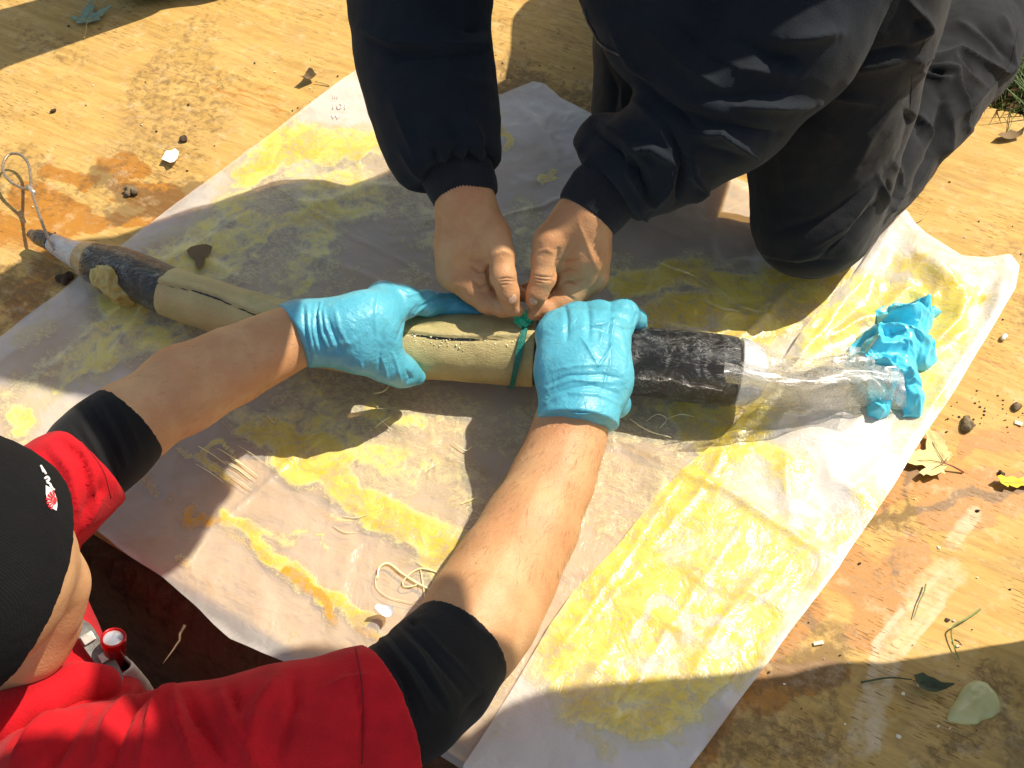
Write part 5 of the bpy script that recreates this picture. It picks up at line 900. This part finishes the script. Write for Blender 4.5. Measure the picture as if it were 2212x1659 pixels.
WV = V+np.column_stack([fbm(V, 14, 2, 3), fbm(V, 14, 2, 5), 0*d])*.02
fac = 1.1*(.42-np.abs(vnoise(WV*np.array([20, 34, 1]), 3)))*.034+(.4-np.abs(vnoise(WV*np.array([52, 36, 1])+5, 13)))*.020+(.4-np.abs(vnoise(WV*np.array([70, 110, 1])+9, 23)))*.009+(.4-np.abs(vnoise(WV*np.array([190, 150, 1])+2, 29)))*.0035
V[:, 2] = .018+.030*(1-np.exp(-d/.016))+fac*(1-np.exp(-d/.006)); V[:, 2] = np.maximum(V[:, 2], .015); V[:, :2] += np.column_stack([vnoise(V*60, 41), vnoise(V*60, 43)])*.0035
V, Q = skirt(V, Q, .005)
obj('crumpled_glove', mkmesh('crumpled_glove', V, Q, M_GLOVE2), label='crumpled bright blue disposable glove lying on the yellow folded plastic', cat='glove')

# ================================================================== LEAVES, SCRAPS, CLODS
def leaf(name, outline, zc, mat, label, curl=.004, stem=None, veins=(), vm=None, cat='leaf', s=0, h=.0018, ridge=None):
    poly = P2(outline, zc); pts = densify(poly, .0012, s); V2, Q, rim = sheet_grid(pts, h); V = np.column_stack([V2, np.full(len(V2), zc)]); c = V2.mean(0); r = np.hypot(*(V2-c).T); V[:, 2] += curl*(r/r.max())**2*(1+.8*fbm(V, 40, 2, s))+.0012*np.abs(fbm(V, 90, 2, s+1))+.0012
    X, Y = PX(V)
    for v in veins: d, t = pdist(X, Y, v); V[:, 2] -= .0011*np.exp(-(d/3)**2)
    t = thing(name, (c[0], c[1], zc), label, cat); n0 = len(V); Vb = V.copy(); Vb[:, 2] -= .0004
    obj('blade', mkmesh('blade', np.vstack([V, Vb]), np.vstack([Q, Q[:, ::-1]+n0]), mat), t)
    if stem: obj('stem', tube_mesh('stem', np.array([W(*q) for q in catmull(stem, 24)]), np.linspace(.0006, .0012, 24), vm, 6), t)
    if veins: obj('veins', multi_tube('veins', [(np.array([W(x, y, zc+.003) for x, y in catmull(v, 12)]), np.linspace(.0006, .0002, 12)) for v in veins], vm, 5), t)
    return t
M_LG = simple('sage_leaf', (.22, .30, .19), .6, .12, 120); M_LY = mat_cloth('pale_yellow_leaf', (.58, .52, .22), 300, .6, 0, dust=(.30, .22, .08), dn=.6); M_LYY = mat_cloth('yellow_leaf', (.72, .52, .04), 300, .6, 0, dust=(.4, .22, .04), dn=.4)
M_LD = mat_cloth('dark_green_leaf', (.07, .085, .04), 300, .6, 0, dust=(.04, .03, .02), dn=.5); M_LB = mat_cloth('brown_leaf', (.17, .11, .05), 300, .7, 0, dust=(.07, .04, .02), dn=.6)
M_SG = simple('straw_stem', (.55, .40, .14), .6); M_SR = simple('reddish_stem', (.30, .07, .04), .5)
leaf('maple_leaf', [(151, 42), (156, 38), (170, 40), (177, 36), (178, 28), (186, 20), (196, 10), (207, 0), (204, 8), (198, 17), (208, 15), (200, 27), (206, 31), (218, 24), (236, 20), (250, 16), (238, 24), (226, 30), (224, 36), (213, 39), (220, 46), (206, 49), (196, 51), (184, 52), (166, 56), (164, 52), (168, 48), (160, 47), (154, 44)], .004, M_LG, 'grey-green lobed maple leaf lying in the shade at the far end of the board', .006, [(187, 50, .006), (186, 65, .005), (182, 82, .003)], [[(187, 48), (176, 41), (156, 40)], [(187, 48), (196, 30), (204, 8)], [(187, 48), (212, 36), (238, 22)]], M_SG)
leaf('maple_leaf', [(1947, 1000), (1962, 990), (1975, 978), (1985, 972), (1992, 975), (2000, 972), (1998, 960), (2000, 950), (1996, 940), (2002, 929), (2008, 936), (2016, 938), (2026, 946), (2034, 955), (2040, 953), (2038, 964), (2046, 968), (2044, 978), (2052, 980), (2056, 988), (2048, 996), (2040, 1003), (2043, 1012), (2036, 1018), (2040, 1028), (2030, 1024), (2020, 1030), (2008, 1034), (1998, 1028), (1992, 1033), (1982, 1026), (1990, 1018), (2000, 1012), (1990, 1006), (1976, 1010), (1962, 1006)], .004, M_LY, 'pale yellow maple leaf with a red stem beside the right edge of the plastic', .007, [(2040, 1000, .010), (2060, 1008, .007), (2082, 1020, .002)], [[(2040, 1000), (2000, 994), (1955, 1000)], [(2040, 1000), (2022, 970), (2004, 936)], [(2040, 1000), (2020, 1010), (1996, 1026)], [(2040, 1000), (2046, 990), (2052, 984)]], M_SR, s=4)
leaf('maple_leaf', [(2147, 1038), (2160, 1030), (2172, 1034), (2186, 1030), (2200, 1036), (2215, 1028), (2235, 1026), (2240, 1044), (2222, 1052), (2205, 1050), (2196, 1056), (2178, 1050), (2176, 1056), (2160, 1050), (2156, 1042)], .004, M_LYY, 'bright yellow leaf at the right edge of the board', .006, None, [[(2150, 1040), (2190, 1042), (2230, 1038)]], M_SG, s=8)
leaf('dead_leaf', [(1966, 1466), (1980, 1460), (1990, 1456), (2002, 1462), (2015, 1466), (2030, 1478), (2048, 1486), (2052, 1490), (2036, 1494), (2016, 1498), (1996, 1492), (1978, 1484)], .004, M_LD, 'curled dark green leaf in the shade beside the round resin chip', .012, [(1970, 1468, .006), (1920, 1464, .004), (1860, 1474, .003)], [[(1972, 1470), (2010, 1480), (2048, 1489)]], M_LD, s=12)
leaf('dead_leaf', [(650, 178), (656, 170), (662, 163), (670, 158), (678, 160), (682, 166), (686, 170), (678, 174), (668, 178), (660, 182)], .004, M_LB, 'small curled brown leaf on the board left of the dark sleeve', .010, [(680, 176, .004), (700, 180, .003), (712, 184, .002)], (), M_SG, s=16)
leaf('paper_scrap', [(355, 342), (362, 330), (372, 329), (380, 325), (389, 332), (385, 344), (378, 356), (371, 360), (362, 352), (352, 350)], .004, simple('chalky_scrap', (.80, .76, .60), .7, .08), 'ragged cream flake lying on the board above the resin stains', .005, s=20, cat='flake')
leaf('plastic_scrap', [(812, 1322), (818, 1314), (832, 1312), (850, 1314), (853, 1332), (843, 1342), (826, 1332)], .014, simple('white_scrap', (.84, .82, .84), .5, .05), 'small white scrap curled up on the clear plastic', .012, s=24, cat='scrap')
leaf('dead_leaf', [(2150, 300), (2160, 290), (2172, 288), (2180, 282), (2195, 288), (2208, 284), (2205, 296), (2185, 302), (2168, 304)], .004, M_LB, 'brown shrivelled leaf near the grass at the far right', .010, s=28)
for k, (pts, lab) in enumerate((([(404, 545), (414, 536), (428, 532), (446, 530), (461, 536), (456, 548), (444, 556), (440, 575), (430, 588), (424, 578), (422, 562), (410, 556)], 'dark wet leaf stuck on the yellow plastic beside the left black taped part'),)):
    leaf('dead_leaf', pts, .012, M_LB, lab, .003, s=33+k)
M_CHIP = mat_resin('pale_resin_chip', (.55, .50, .22), (.46, .42, .17))
ch = puddle('resin_chip', [(2042, 1560), (2050, 1535), (2068, 1512), (2080, 1490), (2092, 1478), (2108, 1471), (2128, 1476), (2148, 1496), (2158, 1518), (2156, 1534), (2140, 1548), (2118, 1556), (2106, 1566), (2080, 1568), (2056, 1562)], .001, .006, M_CHIP, None, 9)
ch['label'] = 'flat rounded pale green chip of hardened resin on the shaded board'; ch['category'] = 'resin chip'
def twig(name, pts, r, mat, label, cat='stem'):
    o = obj(name, tube_mesh(name, np.array([W(*q) for q in catmull(pts, 40)]), np.linspace(r, r*.5, 40), mat, 6)); o['label'] = label; o['category'] = cat; return o
M_TG = simple('green_stem', (.16, .22, .05), .5)
twig('grass_stem', [(2118, 1316, .003), (2085, 1338, .006), (2060, 1352, .008), (2055, 1370, .006), (2062, 1400, .004), (2072, 1424, .003)], .0011, M_TG, 'bent green grass stem lying above the resin chip')
twig('grass_stem', [(2000, 1262, .004), (1996, 1280, .006), (1986, 1300, .005), (1974, 1334, .003)], .0010, M_TG, 'short green stem on the pale scuff mark')
twig('grass_stem', [(2062, 1382, .003), (2070, 1386, .005), (2078, 1394, .003)], .0009, simple('brown_stem', (.12, .06, .03), .7), 'tiny brown stem beside the bent green one')
twig('straw', [(1980, 60+420, .003), (1995, 470, .004), (2010, 450, .003)], .0007, M_SG, 'thin straw on the board right of the kneeling trousers', 'straw')
twig('straw', [(2176, 285, .003), (2186, 260, .006), (2180, 236, .010)], .0008, M_TG, 'thin grass blade bent over the board edge', 'straw')
twig('straw', [(1830, 505, .075), (1865, 488, .078), (1880, 470, .082), (1895, 462, .084)], .0005, simple('pale_straw', (.7, .66, .5), .6), 'pale straw clinging to the dusty knee', 'straw')
twig('straw', [(486, 186, .003), (478, 175, .004), (470, 182, .003)], .0004, M_SG, 'hair-thin straw on the far board', 'straw')
M_CLOD = simple('dried_mud', (.17, .12, .065), .95, .4, 120, .001, 300); M_CLD2 = simple('dark_mud', (.06, .035, .02), .95, .4, 120, .001, 300)
def clod(x, y, r, mat, label, zs=.7):
    P = W(x, y, .001); R = r*depth(P)/F_PX; ps = [dict(a=P+rng.normal(0, R*.4, 3)*[1, 1, .2]+[0, 0, R*.35], b=P+rng.normal(0, R*.4, 3)*[1, 1, .2]+[0, 0, R*.35], ra=R*rng.uniform(.4, .7), rb=R*rng.uniform(.3, .6), k=R*.2) for _ in range(4)]
    m = sdf_mesh(ps, max(R*.13, .0008), mat, 'mud_clod', .005); disp(m, lambda V, N: R*.28*fbm(V, 1.3/R, 3, int(x))); V = coords(m); V[:, 2] = np.maximum(V[:, 2], .0005); setco(m, V)
    o = obj('mud_clod', m); o['label'] = label; o['category'] = 'clod'; return o
clod(2092, 921, 15, M_CLOD, 'grey brown mud clod above the pale maple leaf'); clod(2163, 1024, 8, M_CLD2, 'small dark clod on the tip of the yellow leaf'); clod(282, 417, 12, M_CLOD, 'mud clod in the orange stain left of the plastic')
clod(398, 301, 9, M_CLD2, 'small dark mud lump above the cream flake'); clod(2195, 880, 12, M_CLOD, 'crumbly clod at the right border of the board'); clod(1752, 585+40, 3, M_CLD2, 'tiny dark crumb beside the knee')
clod(2170, 731, 11, simple('white_pebble', (.62, .60, .50), .6), 'whitish pebble right of the folded plastic corner'); clod(116, 240, 6, M_CLD2, 'tiny mud lump on the sunny board at far left'); clod(140, 606, 14, M_CLD2, 'black wet lump under the white taped hose end')
M_CHW = simple('wood_chip', (.78, .68, .48), .7)
def chip(x, y, l, wd, an, label):
    P = W(x, y, .002); d = depth(P)/F_PX; e1 = np.array([math.cos(an), math.sin(an), .05])*l*d; e2 = np.array([-math.sin(an), math.cos(an), 0])*wd*d; o = boxy('wood_chip', P, (e1, e2, np.array([0, 0, .0008])), M_CHW, None, .0003); o['label'] = label; o['category'] = 'wood chip'
chip(1768, 1389, 11, 4, .15, 'pale wood splinter on the board below the leaf stain'); chip(2200, 914, 8, 5, -.5, 'pale chip of wood at the right border'); chip(2070, 1270+125, 5, 2, .3, 'small wood splinter beside the tiny brown stem'); chip(1990, 1478, 9, 3, .2, 'pale splinter lying on the curled dark leaf')
items = []; items2 = []
for k in range(300):
    x, y = rng.uniform(-20, 2230), rng.uniform(-20, 1680); P = W(x, y, 0)
    if inpoly(np.array([P[0]]), np.array([P[1]]), BOARD)[0] and not inpoly(np.array([x]), np.array([y]), [(-237, 918), (0, 737), (780, 150), (1066, 122), (1290, 262), (2180, 580), (2180, 640), (1480, 1659), (1345, 1850), (640, 1440), (160, 1150)])[0]:
        (items if rng.random() < .7 else items2).append((P[0], P[1], .0008, rng.uniform(.0007, .0022)*(1.6 if rng.random() < .1 else 1)))
for k in range(40): P = W(2130+rng.normal(0, 45), 895+rng.normal(0, 22), 0); items.append((P[0], P[1], .001, rng.uniform(.0006, .0018)))
for k in range(60): P = W(rng.uniform(600, 1250), rng.uniform(120, 330), .0); items.append((P[0], P[1], .001, rng.uniform(.0006, .0018)))
obj('soil_crumbs', clods('soil_crumbs', items, M_CLD2), kind='stuff', label='scattered dark crumbs of soil on the plywood'); obj('pale_crumbs', clods('pale_crumbs', items2, M_CHW), kind='stuff', label='scattered pale wood and resin crumbs on the plywood')
# grass beyond the board
M_GRS = simple('grass_blade', (.10, .15, .045), .6, .4, 40, 0); lst = []
for k in range(4200):
    x, y = rng.uniform(.66, 1.7), rng.uniform(.20, 1.6)
    if inpoly(np.array([x]), np.array([y]), BOARD)[0]: continue
    l = rng.uniform(.02, .07); an = rng.uniform(0, 6.28); b = np.array([x, y, -.025]); t = np.linspace(0, 1, 5)[:, None]; lst.append((b+np.array([math.cos(an), math.sin(an), 0])*l*.7*t**1.6+np.array([0, 0, 1])*l*t, np.array([.0011, .001, .0009, .0006, .0002])))
obj('grass', multi_tube('grass', lst, M_GRS, 3), kind='stuff')

lst = []
for k in range(1500):
    x, y = rng.uniform(.66, .95), rng.uniform(.36, .95)
    if inpoly(np.array([x]), np.array([y]), BOARD)[0]: continue
    l = rng.uniform(.03, .08); an = rng.uniform(0, 6.28); b = np.array([x, y, -.025]); t = np.linspace(0, 1, 5)[:, None]; lst.append((b+np.array([math.cos(an), math.sin(an), 0])*l*.9*t**1.6+np.array([0, 0, 1])*l*t, np.array([.0016, .0015, .0013, .0009, .0002])))
obj('grass', multi_tube('grass', lst, M_GRS, 3), kind='stuff')

# ================================================================== BYSTANDERS (boot tip and shadows reach the picture)
def bystander(c, face, lab, h=1.78, lean=0., clasp=False, z0=1.):
    t = thing('person', (c[0], c[1], 0), lab, 'person'); c = np.array([c[0], c[1], 0.]); f = np.array([math.cos(face), math.sin(face), 0]); s = np.array([-f[1], f[0], 0]); k = h/1.78
    def q(a, b, z): return c+f*a+s*(b+lean*max(0, z-z0))+np.array([0, 0, z*k])
    EL = (.02, .23, 1.14) if clasp else (-.02, .24, 1.14); WR = (.26, .07, 1.10) if clasp else (.08, .22, .87)
    leg = []
    for sg in (-1, 1): leg += limb([(q(0, .10*sg, .92), .095), (q(.02, .11*sg, .50), .075), (q(0, .12*sg, .09), .06)], .03)
    obj('trousers', sdf_mesh(leg+limb([(q(0, 0, .95), .12), (q(0, 0, 1.05), .13)], .05), .012, M_TROU, 'trousers'), t)
    obj('jacket', sdf_mesh(limb([(q(0, 0, .95), .145), (q(0, 0, 1.15), .15), (q(0, 0, 1.36), .155), (q(0, 0, 1.47), .09)], .05)+sum([limb([(q(0, .17*sg, 1.42), .075), (q(EL[0], EL[1]*sg, EL[2]), .06), (q(WR[0], WR[1]*sg, WR[2]+.02), .05)], .04) for sg in (-1, 1)], []), .012, M_NAVY, 'jacket'), t)
    hd = q(.02, 0, 1.66); bd = limb([(q(0, 0, 1.42), .055), (q(0, 0, 1.56), .055)], .02)+[dict(c=hd, r=np.array([.082, .082, .112]), M=np.eye(3), k=.03), dict(c=hd+f*.085+[0, 0, -.01], r=np.array([.018, .018, .024]), M=np.eye(3), k=.015)]
    for sg in (-1, 1):
        w_ = q(WR[0], WR[1]*sg, WR[2]); bd += limb([(q(EL[0], EL[1]*sg, EL[2]), .04), (w_, .028), (w_+[0, 0, -.07], .036)], .02)
        for u in range(4): bd += limb([(w_+f*(.022-.018*u)+[0, 0, -.09], .010), (w_+f*(.025-.018*u)+[0, 0, -.14], .008), (w_+f*(.012-.018*u)+s*(-.02*sg)+[0, 0, -.165], .007)], .004)
        bd += limb([(w_+f*.03+[0, 0, -.05], .011), (w_+f*.055+[0, 0, -.085], .010), (w_+f*.058+[0, 0, -.11], .008)], .006)
    obj('body', sdf_mesh(bd, .005, M_SKIN1, 'body'), t); obj('hair', sdf_mesh([dict(c=hd-f*.015+[0, 0, .03], r=np.array([.09, .09, .10]), M=np.eye(3), k=.01)], .008, M_HAT, 'hair'), t)
    for sg in (-1, 1):
        bt = sdf_mesh(limb([(q(-.02, .12*sg, .12), .06), (q(-.03, .12*sg, .05), .05), (q(.08, .125*sg, .045), .045), (q(.155, .13*sg, .035), .036)], .02), .005, M_BLK, 'boot'); V = coords(bt); V[:, 2] = np.maximum(V[:, 2], .0); setco(bt, V); obj('boot', bt, t)
bystander((-.58, .885), math.radians(17), 'person standing on the far end of the board behind the grey-green leaf')
bystander((.765, -.455), math.radians(210), 'person in navy clothes standing on the board beyond the dark curled leaf', lean=-.27, clasp=True, z0=0.)
